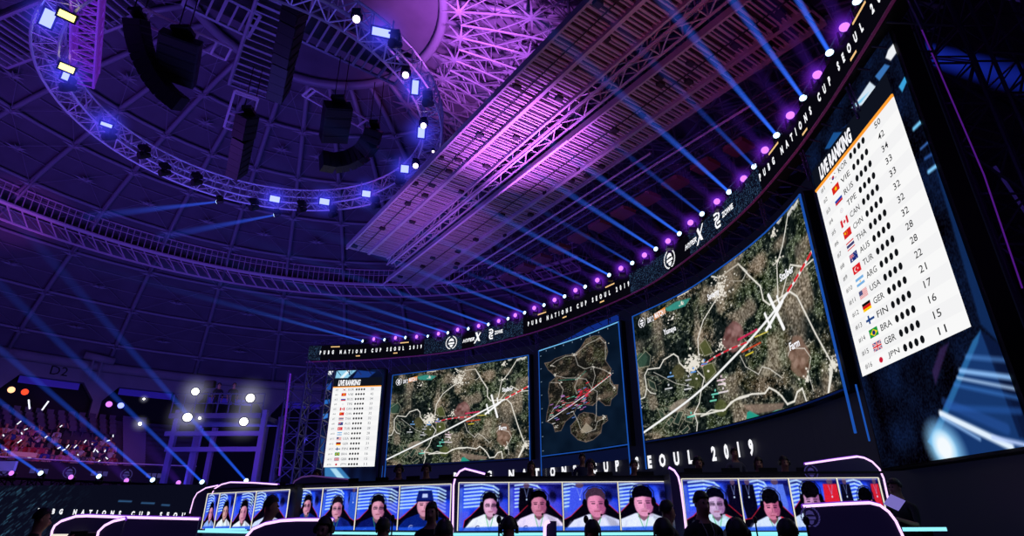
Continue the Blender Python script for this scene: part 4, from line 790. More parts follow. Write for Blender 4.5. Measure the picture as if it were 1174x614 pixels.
LwL = (W.xyz(wL[1], 0, .12)-W.xyz(wL[0], 0, .12)).length; LwR = (W.xyz(wR[1], 0, .12)-W.xyz(wR[0], 0, .12)).length
ranking(wL[0], wL[1], -.45, LwL+.12, .985*H, 2.62*H, .62*H, 3.0*H, paintL, 'small LED screen with the white live ranking table, beside the far end of the maps', True)
ranking(wR[0], wR[1], -.15, LwR+.38, 1.0*H, 2.655*H, .33*H, 3.13*H, paintR, 'tall LED tower with the white live ranking table closest to the camera', False)
for sx_, nm_, lab in ((W.find(434, 500)[0]+.35, 'led_strip', 'thin blue light strip between the small ranking screen and the map'), (W.find(974, 450)[0]+.15, 'led_strip', 'thin blue light strip beside the largest map screen'), (W.find(998, 450)[0], 'led_strip', 'thin blue light strip at the foot of the ranking tower')):
    tag(MB().path([W.xyz(sx_, .55*H, -.1), W.xyz(sx_, 1.0*H, -.1)], .02, 4).build(nm_, M['frame']), lab, 'light strip')
# ================================================================== curved header
hd_ = empty('curved_led_header', HC.xyz(HC.L/2, 3.1*H), 0, 'long curved black LED header with white letters sweeping above the screens', 'sign')
z0h, z1h = 3.12*H, 3.44*H
c = Canvas(2400, 40, (7, 6, 14)); q = np.random.default_rng(12)
def s_head(px, py): return HC.find(px, py)[0]/HC.L
for a, b in ((s_head(487, 395), s_head(530, 392)), (s_head(545, 386), s_head(600, 374)), (s_head(722, 320), s_head(766, 296)), (s_head(790, 275), s_head(872, 205)), (-.01, .02)):
    i0, i1 = max(int(a*2400), 0), int(b*2400); m = (q.random((40, i1-i0)) > .72)*q.random((40, i1-i0)); c.a[:, i0:i1] += (m**2)[..., None]*np.array((70, 110, 140)); c.a[:, i0:i1] += np.array((2, 5, 12))
grid_obj('display', c, lambda u, v: HC.xyz(HC.L*u, z0h+(z1h-z0h)*v, .02), hd_)
mb = MB(); n = 110
for k in range(n):
    a, b = HC.L*k/n, HC.L*(k+1)/n; vs = [HC.xyz(a, z0h-.03, 0), HC.xyz(b, z0h-.03, 0), HC.xyz(b, z1h+.03, 0), HC.xyz(a, z1h+.03, 0), HC.xyz(a, z0h-.03, -.3), HC.xyz(b, z0h-.03, -.3), HC.xyz(b, z1h+.03, -.3), HC.xyz(a, z1h+.03, -.3)]
    mb.add(vs, [(0, 1, 2, 3), (4, 7, 6, 5), (0, 4, 5, 1), (3, 2, 6, 7), (0, 3, 7, 4), (1, 5, 6, 2)])
mb.build('housing', M['black'], hd_)
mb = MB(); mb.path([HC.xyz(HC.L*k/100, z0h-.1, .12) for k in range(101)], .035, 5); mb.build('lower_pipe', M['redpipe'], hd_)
mb = MB()
for k in range(64):
    s = HC.L*(k+.3)/64; mb.tube(HC.xyz(s, z0h-.1, .0), HC.xyz(s+.45, z0h-.75, -.75), .02, 4)
    if k % 4 == 0: mb.tube(HC.xyz(s, z0h-.05, -.05), HC.xyz(s, z0h-.9, -.1), .03, 4); mb.tube(HC.xyz(s+.12, z0h-.05, -.05), HC.xyz(s+.12, z0h-.8, -.1), .02, 4)
mb.build('rigging_brace', M['brace'], hd_)
def htext(txt, s0, s1, zc, hgt, name='lettering', mat=None, **k):
    me = text_mesh(txt, 1.0, **k); q = mwidth(me); fx, fy = (s1-s0)/(q[1]-q[0]), hgt/(q[3]-q[2])
    return link(name, warp(me, lambda x, y: HC.xyz(s0+(x-q[0])*fx, zc-hgt/2+(y-q[2])*fy, .05)), mat or M['white'], hd_)
zc = 3.285*H; TL = HC.find(483.4, 397.7)[0]-HC.find(367, 405)[0]
s1_ = HC.find(367, 405)[0]; s2_ = HC.find(606, 372)[0]; s2e = HC.find(722, 321)[0]; s3_ = HC.find(873, 206)[0]
for s0, s1 in ((s1_, HC.find(484, 397.7)[0]), (s2_, s2e), (s3_, s3_+(s2e-s2_)*1.0)):
    htext('PUBG NATIONS CUP SEOUL 2019', s0, s1, zc, .25, bold=.06, spacing=3.0); LL = s1-s0
    mb = MB()
    for f, dz_, ln in ((.1, .3, .085), (.78, .3, .085), (.35, -.3, .04), (.72, -.28, .04)): mb.prism([HC.xyz(s0+LL*f, zc+dz_, .04), HC.xyz(s0+LL*(f+ln), zc+dz_, .04), HC.xyz(s0+LL*(f+ln), zc+dz_+.06, .04), HC.xyz(s0+LL*f, zc+dz_+.06, .04)], (0, 0, .001))
    mb.build('amber_bar', M['amber'], hd_)
for e, hx, zw in (((518, 394), (531, 390, 553, 385), (561, 384, 577, 380)), ((768.5, 294), (786, 281, 808, 262), (820, 254, 842, 236))):
    s = HC.find(*e)[0]; mb = MB(); emblem_mb(mb, lambda x, y: HC.xyz(s+x, zc+y, .05), .43); mb.build('emblem', M['white'], hd_)
    a, b = HC.find(hx[0], hx[1])[0], HC.find(hx[2], hx[3])[0]; htext('HYPER', a, a+(b-a)*.62, zc-.04, .2, 'sponsor_lettering', bold=.03, shear=.4)
    mb = MB(); w_ = (b-a)
    for p in (((.58, -.3), (.66, -.3), (1.02, .34), (.96, .34)), ((.66, .3), (.76, .3), (.92, -.24), (.80, -.2))): mb.add([HC.xyz(a+w_*x, zc+y, .05) for x, y in p], [(0, 1, 2, 3)])
    mb.build('sponsor_lettering', M['white'], hd_)
    a, b = HC.find(zw[0], zw[1])[0], HC.find(zw[2], zw[3])[0]; w_ = b-a; htext('ZOWIE', a+w_*.42, b, zc+.02, .2, 'sponsor_lettering', bold=.04)
    mb = MB()
    for pts in (((.02, .26), (.24, .26), (.3, .14), (.24, .02), (.1, .02), (.04, -.1), (.1, -.24), (.3, -.24)), ((.02, .1), (.2, .12)), ((.14, -.1), (.3, -.1))):
        for i in range(len(pts)-1):
            (x0, y0), (x1, y1) = pts[i], pts[i+1]; dx, dy = (x1-x0)*w_, y1-y0; l = math.hypot(dx, dy); nx, ny = -dy/l*.04, dx/l*.04
            mb.add([HC.xyz(a+x0*w_+nx, zc+y0+ny, .05), HC.xyz(a+x1*w_+nx, zc+y1+ny, .05), HC.xyz(a+x1*w_-nx, zc+y1-ny, .05), HC.xyz(a+x0*w_-nx, zc+y0-ny, .05)], [(0, 1, 2, 3)])
    mb.build('sponsor_mark', M['white'], hd_)
tr = MB(); truss_mb(tr, [HC.xyz(HC.L*k/100, z1h+.22, -.25) for k in range(101)], .34, .028); tag(tr.build('curved_truss', M['brace']), 'dark curved truss on top of the LED header that holds the lamps', 'truss')
# ================================================================== scaffolds
def tower(x, y, zb, zt, w, mat, label, rz=0, n=None):
    t = MB(); truss_mb(t, straight((x, y, zb), (x, y, zt), n or int((zt-zb)/.8)), w, .05, br=.03, up=Vector((math.sin(rz), math.cos(rz), 0))); return tag(t.build('truss_tower', mat), label, 'scaffold tower')
p = atY(328, 545, 32); tower(p.x, p.y, FLOOR, atY(345, 428, 32).z, 1.0, M['brace'], 'slim truss tower left of the small ranking screen, the outer one')
p = atY(352, 545, 33); tower(p.x, p.y, FLOOR, atY(362, 415, 33).z, 1.2, M['brace'], 'darker truss tower right behind the small ranking screen')
qa = atY(320, 545, 31.5); qb = atY(333, 428, 31.5); tag(MB().path([qa, qb], .05, 6).build('truss_pole', M['glowpipe']), 'violet lit pole on the outer side of the slim truss tower', 'pole')
sc = MB()
XR = 10.6
for k, (x, y) in enumerate(((8.6, 9.2), (9.6, 8.0), (10.6, 10.2), (12.4, 9.0), (14.0, 11.0))):
    t = MB(); truss_mb(t, straight((x, y, FLOOR), (x, y, 16), 18), .9, .035, br=.022); tag(t.build('scaffold_tower', M['brace']), ['dark scaffold tower with a violet edge beside the ranking tower', 'dark scaffold tower, the next one out from the ranking tower', 'dark scaffold tower standing behind the other scaffold towers', 'dark scaffold tower near the right edge of the frame', 'dark scaffold tower at the back corner behind the ranking tower'][k], 'scaffold tower')
q = random.Random(3)
for k in range(16):
    a = Vector((q.uniform(8.6, 12.5), q.uniform(8, 11), q.uniform(3, 12))); b = a+Vector((q.uniform(-2, 3), q.uniform(-1, 1.5), q.choice((-1.6, 0, 1.6, 2.2)))); 
    tag(MB().path([a, b], .03, 5).build('scaffold_pole', M['alu'] if k % 3 == 0 else M['brace']), 'thin scaffold pole crossing between the dark towers behind the ranking screen', 'pole', 'scaffold poles on the right')
for a_, b_ in (((1040, -5), (1128, 200)), ((1128, 200), (1172, 330))): p_1, p_2 = atY(*a_, 8.7), atY(*b_, 8.7); tag(MB().path([p_1, p_2], .014, 6).build('scaffold_pole', M['glowpipe']), ['violet lit upright pole beside the ranking tower, upper length', 'violet lit upright pole beside the ranking tower, lower length'][int(a_[0] > 1100)], 'pole')
# black drape on the right side
mb = MB(); struct(mb.box((16.5, 14, 8), (.3, 34, 22)).build('wall_right', M['black']))
# camera platform at the back with four floods
cp = empty('camera_platform', atY(245, 560, 30), 0, 'dark scaffold platform with white floodlights and camera crew in front of the far stands', 'platform')
PY = 30.0
mb = MB()
for x in (196, 298): a = atY(x-2, 568, PY); b = atY(x, 470, PY); mb.box(((a.x+b.x)/2, PY, (FLOOR+b.z)/2), (.24, .24, b.z-FLOOR)); mb.box(((a.x+b.x)/2, PY+2.2, (FLOOR+b.z)/2), (.24, .24, b.z-FLOOR))
for x in (230, 247): a = atY(x, 490, PY+1); mb.box((a.x, PY+1, (FLOOR+a.z)/2), (.22, .22, a.z-FLOOR))
for y in (497, 515): a, b = atY(190, y, PY), atY(300, y+3, PY); mb.box(((a.x+b.x)/2, PY, a.z), (b.x-a.x, .22, .22))
mb.build('leg_frame', pbr('frame_violet', (104, 90, 140), .6), cp)
a, b = atY(196, 477, PY), atY(300, 481, PY); MB().box(((a.x+b.x)/2, PY+1.3, a.z), (b.x-a.x, 3, .25)).build('deck', M['brace'], cp); PZ = a.z+.13
mb = MB()
for k in range(9): x = a.x+(b.x-a.x)*k/8; mb.tube((x, PY-.1, PZ), (x, PY-.1, PZ+1.0), .04, 5)
mb.tube((a.x, PY-.1, PZ+1), (b.x, PY-.1, PZ+1), .04, 5); mb.tube((a.x, PY-.1, PZ+.5), (b.x, PY-.1, PZ+.5), .03, 5); mb.build('railing', M['brace'], cp)
for x, y, r, lb in ((224, 448.5, .34, 'white floodlight high on the camera platform, left one'), (287, 456, .4, 'white floodlight high on the camera platform, right one'), (215, 478, .4, 'white floodlight below the deck of the camera platform, left one'), (279.5, 483, .38, 'white floodlight below the deck of the camera platform, right one'), (229, 479, .12, 'tiny white lamp on the deck edge of the camera platform'), (160.5, 485.5, .16, 'small white lamp above the aisle of the stands'), (165, 457, .09, 'tiny pale lamp hanging in the opening behind the stands')):
    p = atY(x, y, PY-.4); halo(p, r*3.4, (.45, .45, .6), 1.0/(r*3.4), 'pale glow of haze around a floodlight'); t = empty('floodlight', p, 0, lb, 'floodlight', 'white floodlights at the back'); dd = -p.normalized()
    MB().tube(p-dd*.3, p, r*.5, 12, r*.7).build('housing', M['speaker'], t); MB().tube(p, p+dd*.03, r*.5, 14).build('glass', M['flood'], t)
for x, y, m_, lb in ((13, 446.5, 'lensow', 'orange white spotlight in the opening behind the crowd, first from the left'), (28.5, 449, 'lenso', 'orange red spotlight in the opening behind the crowd, second from the left'), (125, 463, 'lensp', 'pinkish spotlight in the second opening behind the stands'), (138.5, 464.5, 'lensbb', 'bluish white spotlight in the second opening behind the stands')):
    d = ray(x, y); p = d*(50/math.hypot(d.x, d.y)); t = empty('spotlight', p, 0, lb, 'spotlight'); dd = -p.normalized(); MB().tube(p-dd*.4, p, .15, 12, .22).build('housing', M['speaker'], t); MB().tube(p, p+dd*.04, .2, 14).build('lens', M[m_], t)
# ================================================================== stands
st = empty('seating_stand', cy(-48, 28, 3.5), 0, 'stepped concrete seating stand at the far left below the dome', 'stand')
NR = 12
def row_r(k): return 27.4+k*.78
def row_z(k): return 2.75+k*.46
mb = MB()
for k in range(NR):
    for a in range(-72, -30, 2):
        R0, R1, z0, z1 = row_r(k), row_r(k)+.79, row_z(k)-.46, row_z(k)
        P8 = [cy(a, R0, z0-1.5), cy(a+2, R0, z0-1.5), cy(a+2, R0, z1), cy(a, R0, z1), cy(a, R1, z1), cy(a+2, R1, z1)]
        mb.add(P8, [(0, 1, 2, 3), (3, 2, 5, 4)])
mb.build('tiers', M['stand'], st)
mb = MB()
for k in range(NR*2):
    z = row_z(k/2); R0 = row_r(k/2); mb.add([cy(-39.6, R0, z+.28), cy(-36.8, R0, z+.28), cy(-36.8, R0+.12, z+.28), cy(-39.6, R0+.12, z+.28)], [(0, 1, 2, 3)]); mb.add([cy(-39.6, R0, z), cy(-36.8, R0, z), cy(-36.8, R0, z+.28), cy(-39.6, R0, z+.28)], [(0, 1, 2, 3)])
mb.build('aisle_steps', M['seatstep'], st)
pr = empty('parapet', cy(-46, 26.9, 2.9), 0, 'dark front parapet of the stands hung with emblem banners', 'parapet')
mb = MB(); mb.path([cy(a, 26.9, 3.75) for a in range(-72, -28, 2)], .05, 5); mb.build('handrail', M['steel'], pr)
mb = MB()
for a in range(-72, -30, 2): mb.add([cy(a, 26.9, 1.0), cy(a+2, 26.9, 1.0), cy(a+2, 26.9, 3.6), cy(a, 26.9, 3.6), cy(a, 27.4, 3.6), cy(a+2, 27.4, 3.6)], [(0, 1, 2, 3), (3, 2, 5, 4)])
mb.build('wall_panel', M['banner'], pr)
for k, a in enumerate((-54, -50.3, -46.6, -43, -39.4, -35.8)):
    mb = MB(); tg = Vector((math.cos(R_(a)), -math.sin(R_(a)), 0)); cc = cy(a, 26.84, 3.0)
    if k % 2 == 0: emblem_mb(mb, lambda x, y: cc+tg*x+Vector((0, 0, y)), .42); mb.build('emblem', M['emblem'], pr)
    else: [mb.box(cc+tg*x, (.28, .03, .3), -R_(a)) for x in (-.3, .05, .4)]; mb.build('emblem', M['emblem'], pr)
mb = MB(); w0 = cy(-52.6, 26.7, 3.95); tag(mb.box(w0, (1.4, .1, .3), R_(52.6)).build('sign_board', pbr('sign_cream', (210, 190, 170), .7, emit=(120, 60, 60), es=.3)), 'pale rectangular sign board on the parapet below the crowd', 'sign')
tag(MB().box(atY(5, 534, 24), (.9, .12, .36)).build('sign_board', pbr('sign_pale', (150, 140, 190), .7, emit=(90, 80, 130), es=.35)), 'pale violet board at the left edge under the parapet', 'sign')
# empty seats of the rear rows
seat = MB(); seat.box((0, 0, .42), (.44, .4, .05)); seat.box((0, .2, .65), (.44, .05, .42)); seat.box((0, .05, .2), (.08, .3, .4)); seat_me = None
for k in (7, 8, 9, 10):
    for j in range(15):
        a = -57+j*1.15; r = row_r(k)+.35
        if seat_me is None: o = seat.build('stadium_seat', M['seat'], smooth=False); seat_me = o.data
        else: o = bpy.data.objects.new('stadium_seat', seat_me); col.objects.link(o)
        o.location = cy(a, r, row_z(k)+.0); o.rotation_euler = (0, 0, -R_(a)); tag(o, 'empty violet plastic seat in the rear rows above the crowd', 'seat', 'empty seats in the rear rows')
# ================================================================== people
def skin_mesh(name, nodes, edges, tags, mats, level=1):
    """nodes: (x, y, z, r) ; tags: material slot per node"""
    me = bpy.data.meshes.new(name); me.from_pydata([n[:3] for n in nodes], edges, []); o = bpy.data.objects.new(name, me); col.objects.link(o)
    o.modifiers.new('s', 'SKIN'); sv = me.skin_vertices[0].data
    for i, n in enumerate(nodes): sv[i].radius = (n[3], n[4] if len(n) > 4 else n[3]); sv[i].use_root = (i == 0)
    if level: sb = o.modifiers.new('b', 'SUBSURF'); sb.levels = level; sb.render_levels = level
    dg = bpy.context.evaluated_depsgraph_get(); r = bpy.data.meshes.new_from_object(o.evaluated_get(dg)); bpy.data.objects.remove(o); bpy.data.meshes.remove(me)
    N = np.array([n[:3] for n in nodes]); Rr = np.array([n[3] for n in nodes]); r.materials.clear()
    idx = []
    seg = [(N[a], N[b], tags[b]) for a, b in edges]
    for p in r.polygons:
        c = np.array(p.center); best = 1e9; bt = 0
        for a, b, tg in seg:
            e = b-a; t = max(0, min(1, float((c-a)@e/(e@e+1e-9)))); d = np.linalg.norm(c-a-e*t)
            if d < best: best = d; bt = tg
        idx.append(bt)
    for m in mats: r.materials.append(m)
    r.polygons.foreach_set('material_index', idx); r.shade_smooth(); return r
def body(pose='stand', hands=None, lean=0.0, female=False, fingers=False, turn=0.0, mats=None, level=1):
    """tags: 0 shirt 1 skin 2 trousers 3 shoe; faces +y"""
    n, e, g = [], [], []
    def ad(p, r, t, pa=None):
        n.append((*p, *(r if isinstance(r, tuple) else (r,)))); g.append(t)
        if pa is not None: e.append((pa, len(n)-1))
        return len(n)-1
    hz = .95 if pose == 'stand' else .52; ly = lean
    sw = .175 if female else .2
    pel = ad((0, 0, hz), (.15, .11), 2); ab = ad((0, ly*.3, hz+.17), (.135, .10), 0, pel); chs = ad((0, ly*.7, hz+.36), (.165, .115), 0, ab); up = ad((0, ly*.9, hz+.47), (.10, .085), 0, chs)
    nk = ad((0, ly+.01, hz+.56), .055, 1, up); hy = ly+.03
    jaw = ad((0, hy+.02, hz+.65), (.062, .072), 1, nk); sk = ad((0, hy, hz+.73), (.078, .095), 1, jaw); ad((0, hy-.01, hz+.80), (.06, .07), 1, sk)
    nose = ad((0, hy+.115, hz+.675), .014, 1, jaw)
    for s in (-1, 1):
        sh = ad((s*sw, ly*.9, hz+.43), .062, 0, up); hd2 = (hands or {}).get(s)
        if hd2 is None: el = (s*(sw+.05), ly*.6-.02, hz+.15); wr = (s*(sw+.03), ly*.6+.12, hz-.08) if pose == 'stand' else (s*.15, .32+ly*.4, hz+.06)
        else:
            wr = hd2; S = Vector((s*sw, ly*.9, hz+.43)); Wt = Vector(wr); mid = (S+Wt)/2; dd = (Wt-S); l = dd.length; k = math.sqrt(max(.28**2-(l/2)**2, .0004)); dn = Vector((s*.5, -.2, -.9)); dn = (dn-dd.normalized()*dn.dot(dd.normalized())).normalized(); el = tuple(mid+dn*k)
        E = ad(el, .042, 0, sh); Wr = ad(wr, .028, 1, E); d = (Vector(wr)-Vector(el)).normalized()
        pm = Vector(wr)+d*.05; pa = ad(tuple(pm), (.036, .02), 1, Wr)
        if fingers:
            sd = d.cross(Vector((0, 0, 1))).normalized()
            for q, (off, l) in enumerate(((-.03, .065), (-.01, .075), (.01, .07), (.028, .055))):
                k1 = ad(tuple(pm+d*.045+sd*off), .0095, 1, pa); k2 = ad(tuple(pm+d*(.045+l*.5)+sd*off*1.1-Vector((0, 0, .01))), .009, 1, k1); ad(tuple(pm+d*(.04+l*.85)+sd*off*1.1-Vector((0, 0, .03))), .008, 1, k2)
            k1 = ad(tuple(pm+sd*s*-.045+d*.01), .011, 1, pa); ad(tuple(pm+sd*s*-.06+d*.045), .009, 1, k1)
        else: ad(tuple(pm+d*.08), (.03, .016), 1, pa)
        if pose == 'stand': kn = (s*.1, .02, .5); an = (s*.1, 0, .1); to = (s*.11, .13, .04); hp = (s*.095, 0, .86)
        else: hp = (s*.1, .06, hz-.02); kn = (s*.13, .42, hz-.0); an = (s*.13, .42, .1); to = (s*.13, .55, .04)
        h_ = ad(hp, .085, 2, pel); K = ad(kn, .06, 2, h_); An = ad(an, .042, 2, K); ad(to, (.045, .03), 3, An)
    return n, e, g, (0, hy, hz)
def head_parts(parent, hy, hz, hairstyle='short', headset=False, rz=0):
    if hairstyle != 'none':
        m = MB(); nu, nv = 16, 10; vs = []; fs = []
        zmin = {'short': -.02, 'bob': -.13, 'long': -.30, 'cap': .01}[hairstyle]
        for j in range(nv+1):
            for i in range(nu):
                a = 2*math.pi*i/nu; fy = math.sin(a); lo = .045 if fy > .45 else zmin if fy < .1 else zmin+(.045-zmin)*(fy-.1)/.35
                t = j/nv; z = .122*math.cos(t*math.pi/2)+0 if lo > 0 or t < .7 else 0
                zz = .122*(1-t)+lo*t if t > .5 else .122*math.cos(t*1.35); zz = max(zz, lo) if j < nv else lo
                r = math.sqrt(max(.0, 1-min(1, max(zz, 0)/.125)**2)); r = max(r, .12) if j else .001
                vs.append((r*.094*math.cos(a)*(1+.02*math.sin(5*a)), hy+r*.108*math.sin(a)-.008, hz+.735+zz))
        for j in range(nv):
            for i in range(nu): fs.append((j*nu+i, (j+1)*nu+i, (j+1)*nu+(i+1) % nu, j*nu+(i+1) % nu))
        m.add(vs, fs); m.build('hair', M['hair'], parent, local=True, smooth=True)
    for s in (-1, 1):
        MB().ball((s*.031, hy+.088, hz+.72), .012, 8, 6).build('eye', M['shoe'], parent, local=True)
        MB().ball((s*.083, hy, hz+.70), .024, 8, 6, (.45, .8, 1.2)).build('ear', M['skin'], parent, local=True)
    MB().ball((0, hy+.086, hz+.638), .022, 8, 5, (1, .4, .3)).build('mouth', pbr('lips', (120, 60, 60), .6) if 'lips' not in M else M['lips'], parent, local=True)
    if headset:
        m = MB(); m.path([(.1*math.cos(t), hy, hz+.72+.135*math.sin(t)) for t in [math.pi*k/12 for k in range(13)]], .013, 6); h = m.build('headband', M['speaker'], parent, local=True)
        for s in (-1, 1): MB().tube((s*.08, hy, hz+.715), (s*.115, hy, hz+.715), .045, 12).build('earcup', M['speaker'], h, local=True)
        MB().path([(-.1, hy+.02, hz+.70), (-.08, hy+.1, hz+.65), (-.03, hy+.13, hz+.63)], .006, 5).build('microphone', M['speaker'], h, local=True)
M['lips'] = pbr('lips', (120, 60, 60), .6)
def person(loc, face, label, shirt='shirtk', group=None, sc=1.0, hair='short', headset=False, **kw):
    """face: plan direction the person looks to, in degrees clockwise from +y"""
    t = empty('person', (0, 0, 0), 0, label, 'person', group); n, e, g, (_, hy, hz) = body(**kw)
    me = skin_mesh('body', n, e, g, [M[shirt], M['skin'], M['trouser'], M['shoe']]); o = bpy.data.objects.new('body', me); col.objects.link(o); o.parent = t
    head_parts(t, hy, hz, hair, headset); t.location = loc; t.rotation_euler = (0, 0, -R_(face)); t.scale = (sc, sc, sc); return t
# crowd -------------------------------------------------------------
protos = []
poses = [dict(pose='sit'), dict(pose='sit', hands={-1: (-.3, .3, 1.25), 1: (.22, .35, 1.2)}), dict(pose='sit', hands={-1: (-.1, .38, .85), 1: (.1, .38, .88)}), dict(pose='sit', lean=.15)]
shirts = [('white', 'shirtw'), ('black', 'shirtk'), ('pink', 'shirtp'), ('red', 'shirtr'), ('blue', 'shirtb'), ('grey', 'shirtg')]
pname = ['hands on the lap', 'arms raised', 'hands held in front of the chest', 'leaning forward']
base = []
for p in poses:
    n, e, g, (_, hy, hz) = body(**p); n.append((0, hy-.015, hz+.79, .085, .095)); g.append(4); e.append((6, len(n)-1)); base.append(skin_mesh('spectator', n, e, g, [M['shirtw'], M['skin'], M['trouser'], M['shoe'], M['hair']], 0))
var = {}
used = {}
cr = random.Random(11)
ROWW = ['front row', 'second row', 'third row', 'fourth row', 'fifth row', 'sixth row', 'seventh row']
for k in range(7):
    cnt = 0
    for j in range(20):
        a = -55.2+j*.92+(.3 if k % 2 else 0)
        if a > -40.6: break
        fill = (.92, .95, .9, .85, .75, .62, .3)[k]
        if k >= 4 and a > -47: fill *= .45
        if cr.random() > fill: continue
        pi_ = cr.choices(range(4), (3, 2, 3, 2))[0]; si = cr.choices(range(6), (5, 4, 3, 2, 1.5, 2))[0]; cnt += 1
        if (pi_, si) not in var: m_ = base[pi_].copy(); m_.materials[0] = M[shirts[si][1]]; var[(pi_, si)] = m_
        o = bpy.data.objects.new('spectator', var[(pi_, si)]); col.objects.link(o); o.location = cy(a, row_r(k)+.42, row_z(k)-.04); o.rotation_euler = (0, 0, R_(180)-R_(a)+cr.uniform(-.3, .3))
        tag(o, '%s shirted spectator, %s, %s, %s from the left' % (shirts[si][0], pname[pi_], ROWW[k], ORD[cnt-1]), 'person', 'spectators in the stand')
        if cr.random() < .22:
            p = o.location+Vector((0, 0, 1.0+cr.random()*.5))-Vector((math.sin(R_(a)), math.cos(R_(a)), 0))*.5; d = Vector((cr.uniform(-.5, .5), 0, cr.uniform(-.4, .6)))*.42
            s2 = MB().tube(p-d/2, p+d/2, .035, 8).build('cheering_stick', M['stick']); tag(s2, 'glowing cheering stick at the %s, beside its %s spectator' % (ROWW[k], ORD[cnt-1]), 'stick', 'cheering sticks in the crowd')
for k, (a, h_) in enumerate(((-50.4, .9), (-49.1, .95))):
    p = cy(a, row_r(9), row_z(9)+1.0); tag(MB().tube(p, p+Vector((.3*(1 if k else -1), 0, .7)), .055, 8).build('cheering_stick', M['stick']), ['glowing white cheering stick held high above the crowd, left one', 'glowing white cheering stick held high above the crowd, right one'][k], 'stick')
